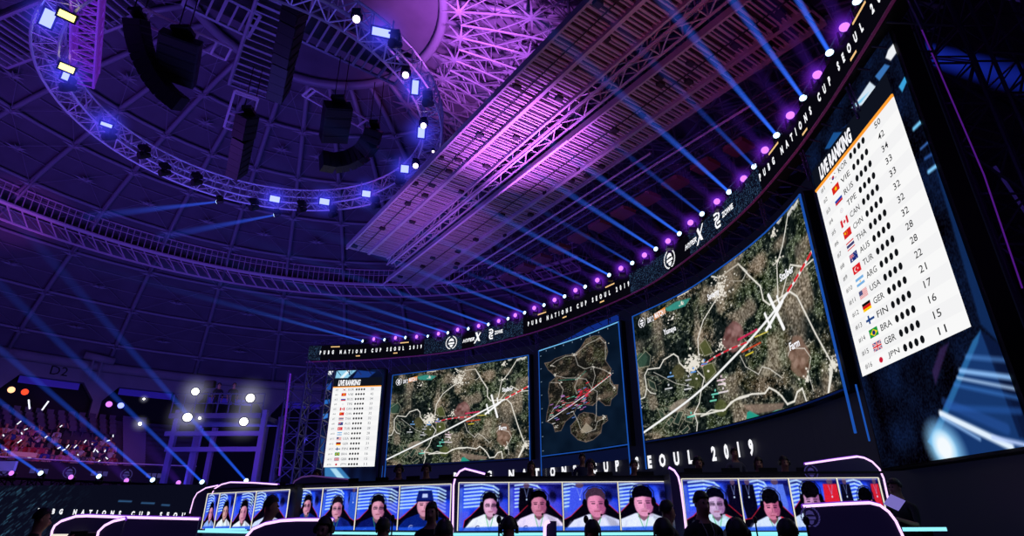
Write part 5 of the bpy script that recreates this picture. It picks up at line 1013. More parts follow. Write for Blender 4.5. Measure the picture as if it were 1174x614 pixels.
# ================================================================== booths
def stripes(c, x0=.1, x1=.6, y0=.02, y1=.55, k=7, bend=.12, seedc=(190, 225, 255)):
    for i in range(k):
        y = y0+(y1-y0)*i/k; c.line([(x0, y+bend*.25), (x0+(x1-x0)*.5, y), (x0+(x1-x0)*.85, y+bend*.35), (x1, y+bend)], c.h*(y1-y0)/k*.48, seedc, .9, 2)
def portrait(cfg):
    """picture of a player at a desk as shown on a booth screen"""
    g = dict(cx=.5, cy=.45, s=1.0, shirt=(226, 232, 250), acc=None, hair=(16, 14, 22), skin=(206, 176, 196), bg=(46, 78, 226), chair=(14, 12, 26), rim=(220, 50, 70), glasses=False, cap=False, headset=True, look=0.0, staff=(), st=(.1, .6), long=False, lany=(60, 170, 90), logo=True, down=0.0, sx0=1.0)
    g.update(cfg); g['s'] *= 1.12; g['cy'] -= .03; c = Canvas(118, 104, g['bg']); n = vnoise(104, 118, 5, 3); c.a += (n-.5)[..., None]*np.array((60, 60, 50)); c.a[:, :8] = c.a[:, :8]*.5+np.array((120, 150, 240))*.4
    c.poly([(0, 0), (1, 0), (1, .14), (.6, .05), (0, .1)], (26, 24, 90), .8, 6); c.poly([(.72, .1), (1, .05), (1, .34), (.78, .3)], (20, 18, 70), .7, 8); c.ell(.82, .3, .07, .12, (16, 14, 40), .8, 0, 4); c.poly([(.0, .62), (.2, .58), (.16, .8), (0, .86)], (90, 80, 210), .5, 8); stripes(c, *g['st']); c.poly([(.68, .3), (1, .42), (1, .8), (.7, .8)], (96, 96, 220), .5, 8)
    for (x, w, kc, h) in g['staff']: c.poly([(x-w/2, .1), (x+w/2, .1), (x+w*.6, .5), (x+w*.3, 1), (x-w*.3, 1), (x-w*.6, .5)], kc, 1, 2); c.ell(x, .05, w*.22, .06, (90, 70, 100)); c.line([(x-w*.15, .12), (x, .3), (x+w*.15, .12)], 1.2, (150, 170, 240), .7); c.ell(x, .35, .014, .02, (200, 220, 255))
    s, cx, cy_, lk, dn = g['s'], g['cx'], g['cy'], g['look'], g['down']; rx, ry = .118*s, .20*s
    ch = [(cx-.46*s, 1), (cx-.43*s, .78), (cx-.33*s, cy_+.20*s), (cx-.17*s, cy_+.04), (cx-.13*s, cy_-.02*s), (cx+.13*s, cy_-.02*s), (cx+.17*s, cy_+.04), (cx+.33*s, cy_+.20*s), (cx+.43*s, .78), (cx+.44*s, 1)]
    c.poly(ch, g['chair']); c.line(ch, 1.6, g['rim'], .8)
    sh = cy_+.165*s; b = g['shirt']
    c.poly([(cx-.47*s, 1.02), (cx-.42*s, sh+.25*s), (cx-.29*s, sh+.09*s), (cx-.1*s, sh+.01), (cx+.1*s, sh+.01), (cx+.29*s, sh+.09*s), (cx+.42*s, sh+.25*s), (cx+.47*s, 1.02)], b, 1, 2)
    for q_ in range(7): u_ = cx+(q_-3)*.11*s; c.line([(u_, sh+.12*s), (u_+.03*(q_-3), 1)], 3, tuple(v*(.78 if q_ % 2 else 1.08) for v in b), .35, 6)
    c.poly([(cx+.1*s, sh+.02), (cx+.24*s, sh+.08*s), (cx+.36*s, sh+.26*s), (cx+.42*s, 1.02), (cx+.3*s, 1.02), (cx+.2*s, sh+.25*s)], tuple(v*.72 for v in b), .7, 6); c.poly([(cx-.42*s, 1.02), (cx-.36*s, sh+.24*s), (cx-.28*s, sh+.2*s), (cx-.32*s, 1.02)], tuple(v*.78 for v in b), .6, 5)
    if g['acc']: c.line([(cx+.12*s, sh+.03), (cx+.25*s, sh+.1*s), (cx+.36*s, sh+.3*s)], 3.5, g['acc'], .9)
    sk = tuple(v*k for v, k in zip(g['skin'], (.98, .82, .86))); dk = tuple(v*.62 for v in sk); c.poly([(cx-.05*s, cy_+.1*s), (cx+.05*s, cy_+.1*s), (cx+.07*s, sh+.06*s), (cx, sh+.12*s), (cx-.07*s, sh+.06*s)], dk, 1, 1.5)
    if g['lany']: c.line([(cx-.07*s, sh+.02), (cx-.005, 1)], 1.6, g['lany'], .8); c.line([(cx+.07*s, sh+.02), (cx+.005, 1)], 1.6, g['lany'], .8)
    if g['long']: c.ell(cx, cy_-.0*s, rx*1.3, ry*1.15, g['hair'])
    c.ell(cx, cy_-.04*s, rx*1.06, ry*.96, g['hair'])
    fx = cx+lk*.02; c.ell(fx, cy_+.02*s+dn*.03, rx*1.03, ry*(1.0-dn*.1), sk, 1, 0, 1.6); c.ell(fx+rx*.62, cy_+.05*s, rx*.42, ry*.75, tuple(v*k for v, k in zip(sk, (.66, .48, .66))), .6, 0, 5); c.ell(fx-rx*.35, cy_+.0, rx*.4, ry*.6, tuple(min(255, v*1.14) for v in sk), .6, 0, 6); c.ell(fx, cy_+ry*.75, rx*.5, ry*.22, dk, .3, 0, 4); c.poly([(fx-rx*.6, cy_+ry*.62), (fx+rx*.6, cy_+ry*.62), (fx+rx*.3, cy_+ry*1.02), (fx-rx*.3, cy_+ry*1.02)], sk, .8, 3)
    hb = cy_-ry*(.5-dn*.5)
    c.poly([(cx-rx*1.06, cy_-.01), (cx-rx*1.12, cy_-ry*.6), (cx-rx*.75, cy_-ry*1.02), (cx, cy_-ry*1.14), (cx+rx*.75, cy_-ry*1.02), (cx+rx*1.12, cy_-ry*.6), (cx+rx*1.06, cy_-.01), (cx+rx*.92, cy_-ry*.25), (cx+rx*.5, hb), (cx, hb-.012), (cx-rx*.6, hb+.01), (cx-rx*.92, cy_-ry*.25)], g['hair'], 1, 1.6)
    ey = cy_+.015*s+dn*.05
    for q in (-1, 1): c.line([(fx+q*rx*.42-rx*.16+lk*.008, ey), (fx+q*rx*.42+rx*.16+lk*.008, ey)], 2.0, (36, 22, 40), 1); c.line([(fx+q*rx*.44-rx*.24, ey-.028*s), (fx+q*rx*.44+rx*.24, ey-.03*s)], 1.3, g['hair'], .8)
    c.line([(fx+lk*.01, ey+.01), (fx+lk*.015, ey+.065*s)], 1.8, dk, .7); c.line([(fx-rx*.3, ey+.115*s), (fx+rx*.3, ey+.115*s)], 1.6, (140, 70, 90), .9)
    if g['glasses']:
        for q in (-1, 1): c.line([(fx+q*rx*.45-rx*.3, ey-.01), (fx+q*rx*.45+rx*.3, ey-.01), (fx+q*rx*.45+rx*.25, ey+.03), (fx+q*rx*.45-rx*.25, ey+.03), (fx+q*rx*.45-rx*.3, ey-.01)], 1.2, (30, 26, 40), .9)
    if g['cap']: c.poly([(cx-rx*1.2, cy_-ry*.35), (cx-rx*.9, cy_-ry*1.25), (cx+rx*.9, cy_-ry*1.25), (cx+rx*1.2, cy_-ry*.35)], (24, 36, 110)); c.line([(cx-rx*1.1, cy_-ry*.3), (cx+rx*1.1, cy_-ry*.3)], 3.4, (14, 20, 70)); c.poly([(cx-.05, cy_-ry*.95), (cx+.05, cy_-ry*.95), (cx+.055, cy_-ry*.6), (cx-.055, cy_-ry*.6)], (200, 215, 255), .9)
    if g['headset']:
        c.line([(cx-rx*1.3, cy_), (cx-rx*1.28, cy_-ry*.7), (cx-rx*.7, cy_-ry*1.14), (cx, cy_-ry*1.24), (cx+rx*.7, cy_-ry*1.14), (cx+rx*1.28, cy_-ry*.7), (cx+rx*1.3, cy_)], 1.6, (18, 16, 30)); c.line([(cx-rx*.7, cy_-ry*1.2), (cx, cy_-ry*1.3), (cx+rx*.7, cy_-ry*1.2)], 1, (120, 110, 190), .6)
        for q in (-1, 1): c.ell(cx+q*rx*1.2, cy_+.02, rx*.26, ry*.34, (14, 12, 22))
        c.line([(cx+rx*1.25, cy_+.06), (fx+rx*.95, cy_+ry*.85), (fx+rx*.45, cy_+ry*.9)], 1.3, (16, 14, 22)); c.ell(fx+rx*.45, cy_+ry*.92, .018, .022, (12, 10, 18))
    if g['logo']:
        lx, ly = cx-.2*s, sh+.26*s; dkc = (30, 36, 90) if sum(b) > 400 else (190, 200, 240); c.line([(lx+.05*math.cos(q), ly+.06*math.sin(q)) for q in [(.3+k*.5) for k in range(11)]], 1.6, dkc, .85); c.line([(lx-.025, ly-.01), (lx+.025, ly-.01)], 2.6, dkc, .85); c.line([(lx-.02, ly+.025), (lx+.02, ly+.025)], 2, dkc, .8)
    c.poly([(0, .93), (1, .9), (1, 1.02), (0, 1.02)], (40, 90, 220), .85, 3)
    c.line([(0, .012), (1, .012)], 2, (206, 206, 236), .6)
    a = c.a; p = np.pad(a, ((1, 1), (1, 1), (0, 0)), 'edge'); c.a = a*.5+(p[:-2, 1:-1]+p[2:, 1:-1]+p[1:-1, :-2]+p[1:-1, 2:])*.125; c.a += (np.random.default_rng(int(cx*100)).random(a.shape[:2])[..., None]-.5)*22
    c.a = (c.a-128)*1.12+128; return c
NV, WH = (28, 42, 128), (226, 234, 252)
nb = (44, 84, 236)
sets = {
 'far': [dict(cx=.5, cy=.55, s=1.1, shirt=(150, 176, 240), glasses=False, hair=(12, 10, 20), long=True), dict(cx=.5, cy=.52, s=1.1, shirt=WH, skin=(200, 190, 180), long=True, st=(0, .5)), dict(cx=.5, cy=.55, s=1.25, shirt=WH, look=-1, st=(.3, .9)), dict(cx=.48, cy=.45, s=1.3, shirt=(200, 214, 250), skin=(200, 96, 96), look=1, down=.5, st=(0, .3))],
 'left': [dict(cx=.5, cy=.42, s=1.0, shirt=NV, glasses=True, bg=nb, look=-1), dict(cx=.45, cy=.5, s=1.1, shirt=NV, glasses=True, hair=(30, 24, 34), bg=nb, staff=((.9, .2, (50, 90, 200), 1),)), dict(cx=.5, cy=.5, s=1.15, shirt=(20, 30, 100), glasses=True, bg=(30, 70, 230), look=1, st=(0, .95)), dict(cx=.5, cy=.45, s=1.1, shirt=(20, 40, 120), cap=True, headset=False, bg=nb, st=(0, .9), lany=None, hair=(10, 10, 20))],
 'mid': [dict(cx=.62, cy=.48, s=1.05, glasses=True, look=1, skin=(214, 196, 226), st=(.1, .8)), dict(cx=.55, cy=.46, s=1.1, skin=(196, 150, 176), hair=(10, 8, 14), staff=((.32, .26, (16, 14, 28), 1),), shirt=(226, 214, 250), bg=(60, 66, 216)), dict(cx=.58, cy=.45, s=1.25, skin=(214, 160, 196), hair=(70, 50, 70), look=1, shirt=(214, 218, 252), staff=((.3, .34, (70, 90, 226), 1),), logo=False, st=(0, .35)), dict(cx=.42, cy=.42, s=1.3, skin=(222, 182, 216), hair=(14, 10, 24), look=1, down=.4, shirt=(218, 226, 252), st=(0, .5))],
 'right': [dict(cx=.55, cy=.48, s=1.15, glasses=True, skin=(196, 200, 236), shirt=(196, 226, 246), acc=(226, 50, 80), staff=((.9, .2, (20, 16, 40), 1),), down=.2, hair=(14, 14, 30), st=(.1, .65)), dict(cx=.58, cy=.52, s=1.2, skin=(206, 150, 180), acc=(226, 50, 80), shirt=(206, 220, 250), down=.9, staff=((.15, .24, (16, 16, 36), 1), (.72, .34, (90, 120, 226), 1)), st=(.2, .55)), dict(cx=.4, cy=.4, s=1.3, skin=(190, 170, 210), shirt=(196, 214, 250), down=1, rim=(220, 40, 80), staff=((.85, .3, (210, 40, 60), 1),), st=(0, .3)), dict(cx=.6, cy=.5, s=1.2, shirt=(20, 24, 60), hair=(10, 10, 18), down=.9, staff=((.15, .24, (20, 20, 40), 1), (.9, .2, (200, 40, 60), 1)), st=(.2, .6))]}
def fillet(pts, n=4):      # round a polyline a little
    out = [pts[0]]
    for i in range(1, len(pts)-1):
        a, b, c = Vector(pts[i-1]), Vector(pts[i]), Vector(pts[i+1])
        for k in range(n+1): t = .25+.5*k/n; out.append(((a.lerp(b, .5+t*.5-.125) if t < .5 else b.lerp(c, (t-.5)*.75))))
    out.append(pts[-1]); return out
def wing(path_px, pa, pb, off, label, fill_to, dim=False, em=None, nm='booth_wing', neon=True, parent=None, top_dim=None, zb=FLOOR):
    """rounded panel with a glowing edge; fill_to: 'r' or 'l' = which side the panel lies of the neon upright"""
    P = [onplane(x, y, pa, pb, off) for x, y in path_px]
    ux = Vector((pb[0]-pa[0], pb[1]-pa[1], 0)).normalized(); nr = Vector((ux.y, -ux.x, 0))
    t = parent or empty(nm, (P[0].x, P[0].y, zb), 0, label, 'booth panel')
    far = P[-1]; poly = [Vector((P[0].x, P[0].y, zb))]+P+[Vector((far.x, far.y, zb))]
    m = MB(); m.prism(poly, -nr*.035); m.build('panel', M['wing'], t)
    if neon:
        m = MB(); m.path(P, .017, 6); m.build('neon_edge', M['neondim' if dim else 'neon'], t)
        if not dim: m = MB(); m.path([p-nr*.03 for p in P], .03, 6); m.build('neon_glow', M['neonedge'], t)
    if em:
        c = onplane(em[0], em[1], pa, pb, off+.02); e = MB(); emblem_mb(e, lambda x, y: c+ux*x+Vector((0, 0, y)), em[2]); e.build('emblem', M['emblem'], t)
    return t
def booth(pa, pb, zb, zt, key, label, wings, cuts=(0, .25, .5, .75, 1), ledge=.09):
    ux = Vector((pb[0]-pa[0], pb[1]-pa[1], 0)); L = ux.length; ux.normalize(); nr = Vector((ux.y, -ux.x, 0)); a = Vector((pa[0], pa[1], 0))
    def f(x, z, o=0.0): return a+ux*x+nr*o+Vector((0, 0, z))
    t = empty('player_booth', f(L/2, FLOOR), 0, label, 'booth')
    m = MB(); m.prism([f(-.15, FLOOR, -.08), f(L+.15, FLOOR, -.08), f(L+.15, zt+ledge, -.08), f(-.15, zt+ledge, -.08)], -nr*.7); m.build('body', M['navy'], t)
    m = MB(); m.prism([f(-.15, zt+ledge, .0), f(L+.15, zt+ledge, .0), f(L+.15, zt+ledge+.04, .0), f(-.15, zt+ledge+.04, .0)], -nr*.85); m.build('worktop', M['dark'], t)
    for k in range(4):
        x0, x1 = L*cuts[k]+.02, L*cuts[k+1]-.02; cv = portrait(sets[key][k]); o = grid_obj('player_screen', cv, lambda u, v: f(x0+(x1-x0)*u, zb+(zt-zb)*v, 0), t)
    m = MB(); m.path([f(0, zt+.015, .015), f(L, zt+.015, .015)], .011, 4)
    for q in cuts: m.path([f(L*q, zb, .015), f(L*q, zt+.015, .015)], .012, 4)
    m.build('screen_border', M['strip'], t)
    m = MB(); m.box(f(L/2, zb-.06, .05), (L+.3, .06, .05), math.atan2(ux.y, ux.x)); m.build('foot_light', M['cyan'], t)
    for w in wings: wing(w['p'], pa, pb, w.get('off', -.03), None, None, dim=w.get('dim', False), em=w.get('em'), parent=t)
    for k in range(5):       # monitors of the upper row stand on the worktop
        c = f(L*(.1+.2*k), zt+ledge+.04, -.45); mo = empty('computer_monitor', c, 0, 'low black monitor on the worktop above the %s booth, %s from the left' % (label.split(' booth')[0].split('the ')[-1] if False else key.replace('far', 'far left').replace('mid', 'central'), ORD[k]), 'monitor', 'monitors on the booth tops')
        rz = math.atan2(ux.y, ux.x); MB().box(c+Vector((0, 0, .065)), (.34, .03, .07), rz).build('panel', M['black'], mo); MB().box(c+Vector((0, 0, .015)), (.16, .12, .03), rz).build('base', M['black'], mo)
    return t
Zt, Zb = .63, -.21
def PX(px, Y): d = ray(px, 575); return (d.x/d.y*Y, Y)
booth(PX(237, 16.2), PX(331, 14.0), Zb, Zt-.02, 'far', 'furthest player booth at the left end with four white shirted players on its screens',
      [dict(p=[(233, 606), (242, 568), (246, 560), (254, 555), (264, 552.5), (290, 553), (318, 555)])], cuts=(0, .17, .38, .63, 1))
booth(PX(337, 14.2), PX(517, 12.4), Zb, Zt, 'left', 'player booth whose screens show four players in navy shirts',
      [dict(p=[(331, 600), (334, 558), (338, 551), (346, 546.5), (358, 545), (399, 549)], dim=True)], cuts=(0, .2, .435, .70, 1))
booth(PX(525.5, 11.95), PX(773, 11.9), Zb, Zt, 'mid', 'central player booth framed by two upright violet neon edges',
      [dict(p=[(519, 610), (520, 556), (522, 547), (527, 540), (533, 537), (545, 540), (556, 543)]), dict(p=[(787, 613), (784, 585), (780, 556), (777.5, 546), (773, 539), (767, 535.5)], off=1.0)], cuts=(0, .235, .485, .745, 1))
booth(PX(784, 11.1), PX(1013, 11.0), Zb, Zt, 'right', 'player booth at the right end with a tall rounded neon panel',
      [dict(p=[(1022, 590), (1013, 548), (1008, 537), (1000, 529), (991, 524.5), (983, 523), (960, 526), (923, 531.5)], em=(930, 541, .14))], cuts=(0, .29, .545, .79, 1))
wing([(216, 594), (222, 572), (226, 565), (236, 559), (250, 556)], PX(216, 16.6), PX(300, 15.5), -.6, 'violet edged rounded panel behind the furthest booth', 'r')
# nearer row of booth backs
wing([(272, 632), (283, 614), (290, 606), (304, 600), (322, 596.5), (340, 595.5), (382, 595.5)], PX(280, 8), PX(390, 8), 0, 'dark rounded booth back with a pale neon edge, in front of the navy shirt screens', 'r')
wing([(1041, 630), (1034, 612), (1027, 597), (1019, 586.5), (1009, 579), (997, 576), (960, 577.5), (921, 580)], PX(920, 7.5), PX(1040, 7.5), 0, 'dark rounded booth back with violet neon edge and laurel emblem at the right', 'l', em=(929, 592, .13))
wing([(56, 632), (60, 608), (63, 602), (70, 597), (87, 591.5), (100, 591), (143, 592.5), (228, 594.5)], PX(60, 9), PX(230, 9), 0, 'long low booth back with pale violet edge at the far left', 'r')
wing([(108, 632), (113, 609), (120, 602), (130, 597), (143, 594)], PX(60, 8.6), PX(230, 8.6), 0, 'short curved booth back with pale violet edge overlapping the long one', 'r', nm='booth_wing')
dv = empty('booth_divider', PX(631, 7)+(FLOOR,), 0, 'narrow rounded divider with a white neon edge before the central booth', 'divider')
pa_, pb_ = PX(600, 7), PX(660, 7); pt = [onplane(x, y, pa_, pb_) for x, y in ((624, 640), (624.5, 603), (626, 599), (630, 597), (638, 597), (638.5, 640))]
MB().prism(pt, Vector((0, .3, 0))).build('panel', M['wing'], dv); MB().path([p+Vector((0, -.02, 0)) for p in pt[:4]], .018, 6).build('neon_edge', M['neon'], dv)
# small LED edge glow strips on stage
for (x0, y0, x1, y1, Y, lb) in ((1036, 607, 1084, 605.5, 9, 'cyan light strip on the floor beside the right booth'), (236, 605, 285, 608, 15, 'cyan light strip under the furthest booth'), (792, 611, 905, 611.5, 10.6, 'cyan white light strip under the right booth'), (60, 613, 76, 615, 8.8, 'warm lit top edge of a screen inside the long low booth')):
    a, b = atY(x0, y0, Y), atY(x1, y1, Y); tag(MB().box((a+b)/2, ((b-a).length, .05, .05)).build('light_strip', M['cyan' if 'cyan' in lb else 'strip']), lb, 'light strip')
# upper deck behind the booths
mb = MB(); dk = [PX(225, 17.4), PX(336, 15.4), PX(520, 13.4), PX(780, 12.9), PX(1025, 12.0), (10.0, 12.0), (9.6, 20), (2, 30), (-9, 33.5), (-12, 30)]
mb.prism([(x, y, FLOOR) for x, y in dk], (0, 0, 1.5)); struct(mb.build('floor_upper_deck', M['dark']))
DK = FLOOR+1.5
# far left LED fascia with lettering and glitter
fa = empty('led_fascia', PX(110, 17.5)+(FLOOR,), 0, 'low dark LED fascia at the far left with blue streaks and white letters', 'sign')
fa0, fa1 = PX(-60, 17.5), PX(236, 17.5); c = Canvas(420, 110, (10, 12, 28)); q = np.random.default_rng(5)
for k in range(900):
    x, y = q.random()*.55, q.random(); st_k = (1-x/.55)*q.random(); c.line([(x, y), (x+.012, y-.03)], 1.1, (90, 170, 200), st_k*.75)
for x, y, l in ((.66, .16, .05), (.75, .18, .05), (.83, .2, .03)): c.line([(x, y), (x+l, y+.005)], 1.6, (60, 110, 160), .8)
z0f, z1f = FLOOR, .92
grid_obj('display', c, lambda u, v: Vector((fa0[0]+(fa1[0]-fa0[0])*u, 17.5, z0f+(z1f-z0f)*v)), fa)
MB().box(((fa0[0]+fa1[0])/2, 17.8, (z0f+z1f)/2), (fa1[0]-fa0[0], .5, z1f-z0f)).build('housing', M['black'], fa)
a, b = atY(44, 584, 17.44), atY(221, 589.5, 17.44); me = text_mesh('PUBG NATIONS CUP SEOUL', 1.0, bold=.06, spacing=3.0); qm = mwidth(me); sf = (b.x-a.x)/(qm[1]-qm[0])
link('lettering', warp(me, lambda x, y: Vector((a.x+(x-qm[0])*sf, 17.42, a.z-.13+(b.z-a.z)*(x-qm[0])/(qm[1]-qm[0])+(y-qm[2])*.13/.75+.03))), M['white'], fa)
# ------------------------------------------------------------------ people on stage and in the dark
def up_person(px, Y, label, shirt, stand=False, hair='short', hs=False, face=180, **k):
    x = ray(px, 540).x/ray(px, 540).y*Y
    if not stand:
        c = empty('gaming_chair', (x, Y+.05, DK), 0, 'dark chair of the '+' '.join(label.split()[:11]), 'chair', 'chairs on the upper deck'); MB().box((x, Y+.05, DK+.45), (.5, .48, .08)).build('seat', M['black'], c); MB().box((x, Y+.32, DK+.72), (.44, .08, .5)).build('backrest', M['black'], c); MB().tube((x, Y+.05, DK), (x, Y+.05, DK+.42), .05, 8, .04).build('pedestal', M['black'], c)
    return person((x, Y, DK), face, label, shirt, 'players on the upper deck', hair=hair, headset=hs, pose='stand' if stand else 'sit', **k)
for a in ((364, 15.6, 'seated dark figure above the left end of the navy shirt booth', 'shirtk'), (457.5, 14.2, 'seated dark figure with headset above the navy shirt booth', 'shirtk'), (489, 14.0, 'seated dark figure leaning above the right part of the navy shirt booth', 'shirtk')): up_person(*a, hs=True)
up_person(609, 13.4, 'long haired woman seated above the central booth', 'shirtk', hair='long')
up_person(668, 16.2, 'man standing on the upper deck behind the central booth letters', 'shirtn', stand=True)
up_person(677, 13.1, 'seated figure low beside the standing man above the central booth', 'shirtk', hs=True)
up_person(727, 13.2, 'seated figure above the right part of the central booth', 'shirtk')
up_person(801, 12.6, 'seated figure above the left part of the right booth', 'shirtn', hs=True)
up_person(844.5, 15.0, 'man in a pale grey shirt standing above the right booth', 'shirtg', stand=True)
up_person(870, 12.7, 'dark haired figure seated beside the grey shirt man', 'shirtk', hair='bob')
up_person(900, 12.6, 'seated figure near the emblem panel of the right booth', 'shirtk', hs=True)
def near_person(px, py, Y, label, shirt='shirtk', face=180, hair='short', pose='stand', hs=False, **k):
    """head centre at the pixel; feet on the arena floor or a riser of matching height"""
    p = atY(px, py, Y); hc = 1.66 if pose == 'stand' else 1.23; base_z = p.z-hc
    if abs(base_z-FLOOR) < .3: sc_ = (p.z-FLOOR)/hc; base_z = FLOOR
    else: sc_ = 1.0
    if base_z > FLOOR+.05: tag(MB().box((p.x, p.y, (FLOOR+base_z)/2), (.9, .9, base_z-FLOOR)).build('riser', M['dark']), 'low dark riser under the '+' '.join(label.split()[:10]), 'riser')
    if pose == 'sit': c = empty('chair', (p.x, p.y, base_z), -R_(face), 'dark chair of the '+' '.join(label.split()[:11]), 'chair'); MB().box((0, -.02, .40), (.46, .44, .07)).build('seat', M['black'], c, local=True); MB().box((0, -.26, .68), (.42, .06, .5)).build('backrest', M['black'], c, local=True); MB().tube((0, 0, 0), (0, 0, .38), .05, 8, .04).build('pedestal', M['black'], c, local=True)
    return person((p.x, p.y, base_z), face, label, shirt, None, sc_, hair, hs, pose=pose, **k)
near_person(298, 581, 9.6, 'man in a dark shirt standing in profile before the furthest booth', 'shirtn', 80, lean=.12)
near_person(495.5, 587, 9.4, 'woman with shoulder length dark hair before the navy shirt booth', 'shirtk', 185, 'bob')
near_person(763, 586, 8.8, 'man in profile before the right end of the central booth', 'shirtk', 75)
tm = near_person(803, 577, 8.2, 'man in a black t-shirt with a lanyard before the right booth', 'shirtk', 165)
m = MB(); m.path([(-.06, .06, 1.48), (-.05, .135, 1.36), (0, .15, 1.12)], .005, 5); m.path([(.06, .06, 1.48), (.05, .135, 1.36), (0, .15, 1.12)], .005, 5); ly_ = m.build('lanyard', M['grey'], tm, local=True); MB().box((0, .155, 1.07), (.07, .006, .1)).build('badge', M['grey'], ly_, local=True)
m = MB(); emblem_mb(m, lambda x, y: Vector((-.09+x, .148, 1.3+y)), .045); m.build('chest_emblem', M['grey'], tm, local=True)
near_person(373, 607, 7.4, 'seated figure with headphones behind the dark rounded booth back', 'shirtk', 190, pose='sit', hs=True)
near_person(438, 607, 7.8, 'seated dark head in front of the third navy shirt screen', 'shirtk', 10, pose='sit')
near_person(508, 613, 7.6, 'seated dark head at the right edge of the navy shirt booth', 'shirtk', 10, pose='sit')
near_person(583, 607, 7.4, 'seated figure with a headset before the first central screen', 'shirtk', 5, pose='sit', hs=True)
near_person(680, 611, 7.0, 'seated dark round head before the third central screen', 'shirtk', 0, pose='sit')
near_person(762, 613, 7.0, 'seated dark head below the man in profile', 'shirtk', 0, pose='sit')
near_person(847, 613, 7.2, 'seated dark head before the first right booth screen', 'shirtk', 0, pose='sit', hs=True)
near_person(905, 613, 7.2, 'seated dark head with reddish tint beside the emblem booth back', 'shirtk', 0, pose='sit')
near_person(215, 601, 9.5, 'seated figure in headset at the end of the long low booth', 'shirtk', 180, pose='sit', hs=True)
near_person(188, 602, 9.8, 'seated dark figure inside the long low booth, beside the headset one', 'shirtk', 180, pose='sit')
near_person(116, 601, 9.8, 'seated dark figure inside the long low booth near its curved end', 'shirtk', 180, pose='sit')
pc = near_person(45, 595, 8.6, 'camera operator in black raising a handheld camera at the lower left', 'shirtk', 60, hands={-1: (-.08, .38, 1.38), 1: (.12, .36, 1.4)}, fingers=True)
cm = empty('handheld_camera', pc.location, -R_(60), 'small black camera held by the operator at the lower left', 'camera')
MB().box((.02, .5, 1.5), (.16, .2, .13)).build('body', M['speaker'], cm, local=True); MB().tube((.02, .6, 1.5), (.02, .74, 1.5), .05, 12, .055).build('lens', M['speaker'], cm, local=True)
pr_ = near_person(1033, 559, 9.6, 'crew member in black holding papers beside the right booth', 'shirtk', 250, hands={-1: (-.14, .42, 1.22), 1: (.14, .42, 1.2)}, fingers=True, lean=.1)
p = atY(1025.5, 575.5, 9.35); pm = Matrix.Rotation(R_(28), 3, 'Z') @ Matrix.Rotation(R_(-30), 3, 'Y') @ Matrix.Rotation(R_(35), 3, 'X')
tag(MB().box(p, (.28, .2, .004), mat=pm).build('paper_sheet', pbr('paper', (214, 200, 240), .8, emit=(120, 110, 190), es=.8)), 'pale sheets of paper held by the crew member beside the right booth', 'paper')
# lanyard and badge on the black t-shirt man
for px_c, py_c, lb in ((247.5, 462, 'camera operator standing on the far platform, left one'), (265, 462, 'camera operator standing on the far platform, right one')):
    q_ = atY(px_c, py_c, PY+1.0); person((q_.x, q_.y, PZ), 150, lb, 'shirtk', None, 1.0, pose='stand')
jb = empty('camera_crane', (atY(236, 460, PY+1).x, PY+1, PZ), 0, 'dark camera crane arm rising from the far platform', 'camera crane')
b0 = Vector((atY(234, 462, PY+1).x, PY+1, PZ)); MB().tube(b0, b0+Vector((0, 0, 1.3)), .1, 8).build('column', M['speaker'], jb); MB().tube(b0+Vector((-.5, 0, 1.0)), atY(240, 439, PY+1), .06, 6).build('arm', M['speaker'], jb); MB().box(atY(241, 440, PY+1), (.5, .3, .35)).build('camera_head', M['speaker'], jb)
# desk microphones in front of the screens
for k, (x, y, Y) in enumerate(((450, 596, 9.8), (572, 598, 8.6), (672, 598, 8.4), (866, 598, 9.4), (925, 600, 6.9))):
    p = atY(x, y, Y); t = empty('microphone_stand', (p.x, p.y, FLOOR), 0, ['slim microphone stand before the navy shirt screens', 'slim microphone stand before the first central screen', 'slim microphone stand before the third central screen', 'slim microphone stand before the second right booth screen', 'slim microphone stand before the emblem booth back'][k], 'microphone')
    MB().tube((p.x, p.y, FLOOR), (p.x, p.y, FLOOR+.03), .14, 14).build('base', M['speaker'], t); MB().tube((p.x, p.y, FLOOR), p, .012, 8).build('pole', M['speaker'], t); MB().ball(p+Vector((0, 0, .03)), .035, 10, 8, (1, 1, 1.5)).build('microphone', M['speaker'], t)
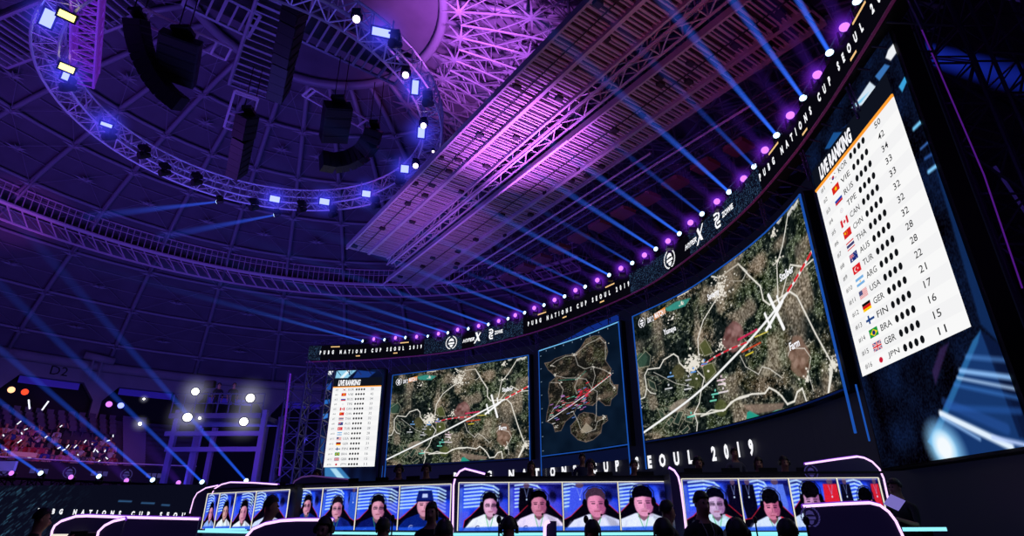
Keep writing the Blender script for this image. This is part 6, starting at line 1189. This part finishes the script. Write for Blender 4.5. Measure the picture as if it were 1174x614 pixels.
# ================================================================== light
def lamp(kind, name, loc, target, energy, color, size=.5, spot=60, blend=.6):
    l = bpy.data.lights.new(name, kind); l.energy = energy; l.color = color
    if kind == 'SPOT': l.spot_size = R_(spot); l.spot_blend = blend; l.shadow_soft_size = size
    elif kind == 'AREA': l.shape = 'DISK'; l.size = size
    else: l.shadow_soft_size = size
    o = bpy.data.objects.new(name, l); col.objects.link(o); o.location = loc
    if target is not None: o.rotation_euler = (Vector(target)-Vector(loc)).to_track_quat('-Z', 'Y').to_euler()
    return o
BLU, VIO, MAG = (.12, .10, 1.0), (.30, .09, 1.0), (.70, .17, 1.0)
lamp('AREA', 'dome_wash_blue', (-12, 22, 2), (-14, 34, 25), 1300, (.15, .12, 1), 14)
lamp('AREA', 'dome_wash_violet', (-22, 18, 6), (-24, 26, 24), 900, VIO, 8)
lamp('AREA', 'rim_wash', (-14, 34, 1), (-26, 52, 13), 900, (.14, .12, 1), 8)
lamp('SPOT', 'magenta_dome', at(525, 120, 17), at(545, 40, 25), 9500, MAG, .5, 80, 1.0)
lamp('SPOT', 'magenta_deck', at(620, 340, 7), at(600, 165, 13), 9000, MAG, .6, 64, 1.0)
lamp('SPOT', 'magenta_deck_low', at(470, 330, 7), at(490, 245, 13), 2000, MAG, .6, 50, 1.0)
s_w = W.find(945, 500)[0]; lamp('SPOT', 'wall_uplight', W.xyz(s_w, .4, .5), W.xyz(s_w, 3.2, -.35), 45, (.08, .2, 1), .05, 26, 1.0)
lamp('SPOT', 'red_deck', at(800, 200, 6), at(760, 110, 13), 420, (1, .10, .22), .5, 90, .9)
lamp('SPOT', 'catwalk_magenta', at(-20, 330, 12), at(20, 230, 21), 900, (.7, .12, 1), .5, 40, .8)
lamp('SPOT', 'crowd_pink', (-16, 28, 10), cy(-48, 29, 4), 2600, (1, .25, .75), .6, 36, .7)
lamp('SPOT', 'crowd_red', (-24, 30, 9), cy(-53, 29, 4), 600, (1, .15, .2), .5, 26, .8)
lamp('SPOT', 'platform_magenta', (-10, 24, 3), atY(270, 520, 30), 260, (1, .1, .9), .3, 30, .8)
lamp('AREA', 'stage_fill', (1, 4, 6), (1, 12, 0), 40, (.3, .25, 1), 4)
lamp('SPOT', 'scaffold_violet', (6, 2, 1), (9, 9, 8), 90, (.5, .15, 1), .3, 70, .8)
w = bpy.data.worlds.new('hall_haze'); bpy.context.scene.world = w; w.use_nodes = True; w.node_tree.nodes['Background'].inputs[0].default_value = (.05, .045, .25, 1); w.node_tree.nodes['Background'].inputs[1].default_value = .05
sc_ = bpy.context.scene; sc_.view_settings.view_transform = 'Standard'; sc_.view_settings.look = 'None'; sc_.view_settings.exposure = 0; sc_.view_settings.gamma = 1
sc_.cycles.volume_step_rate = .5; sc_.cycles.max_bounces = 4; sc_.cycles.volume_bounces = 0
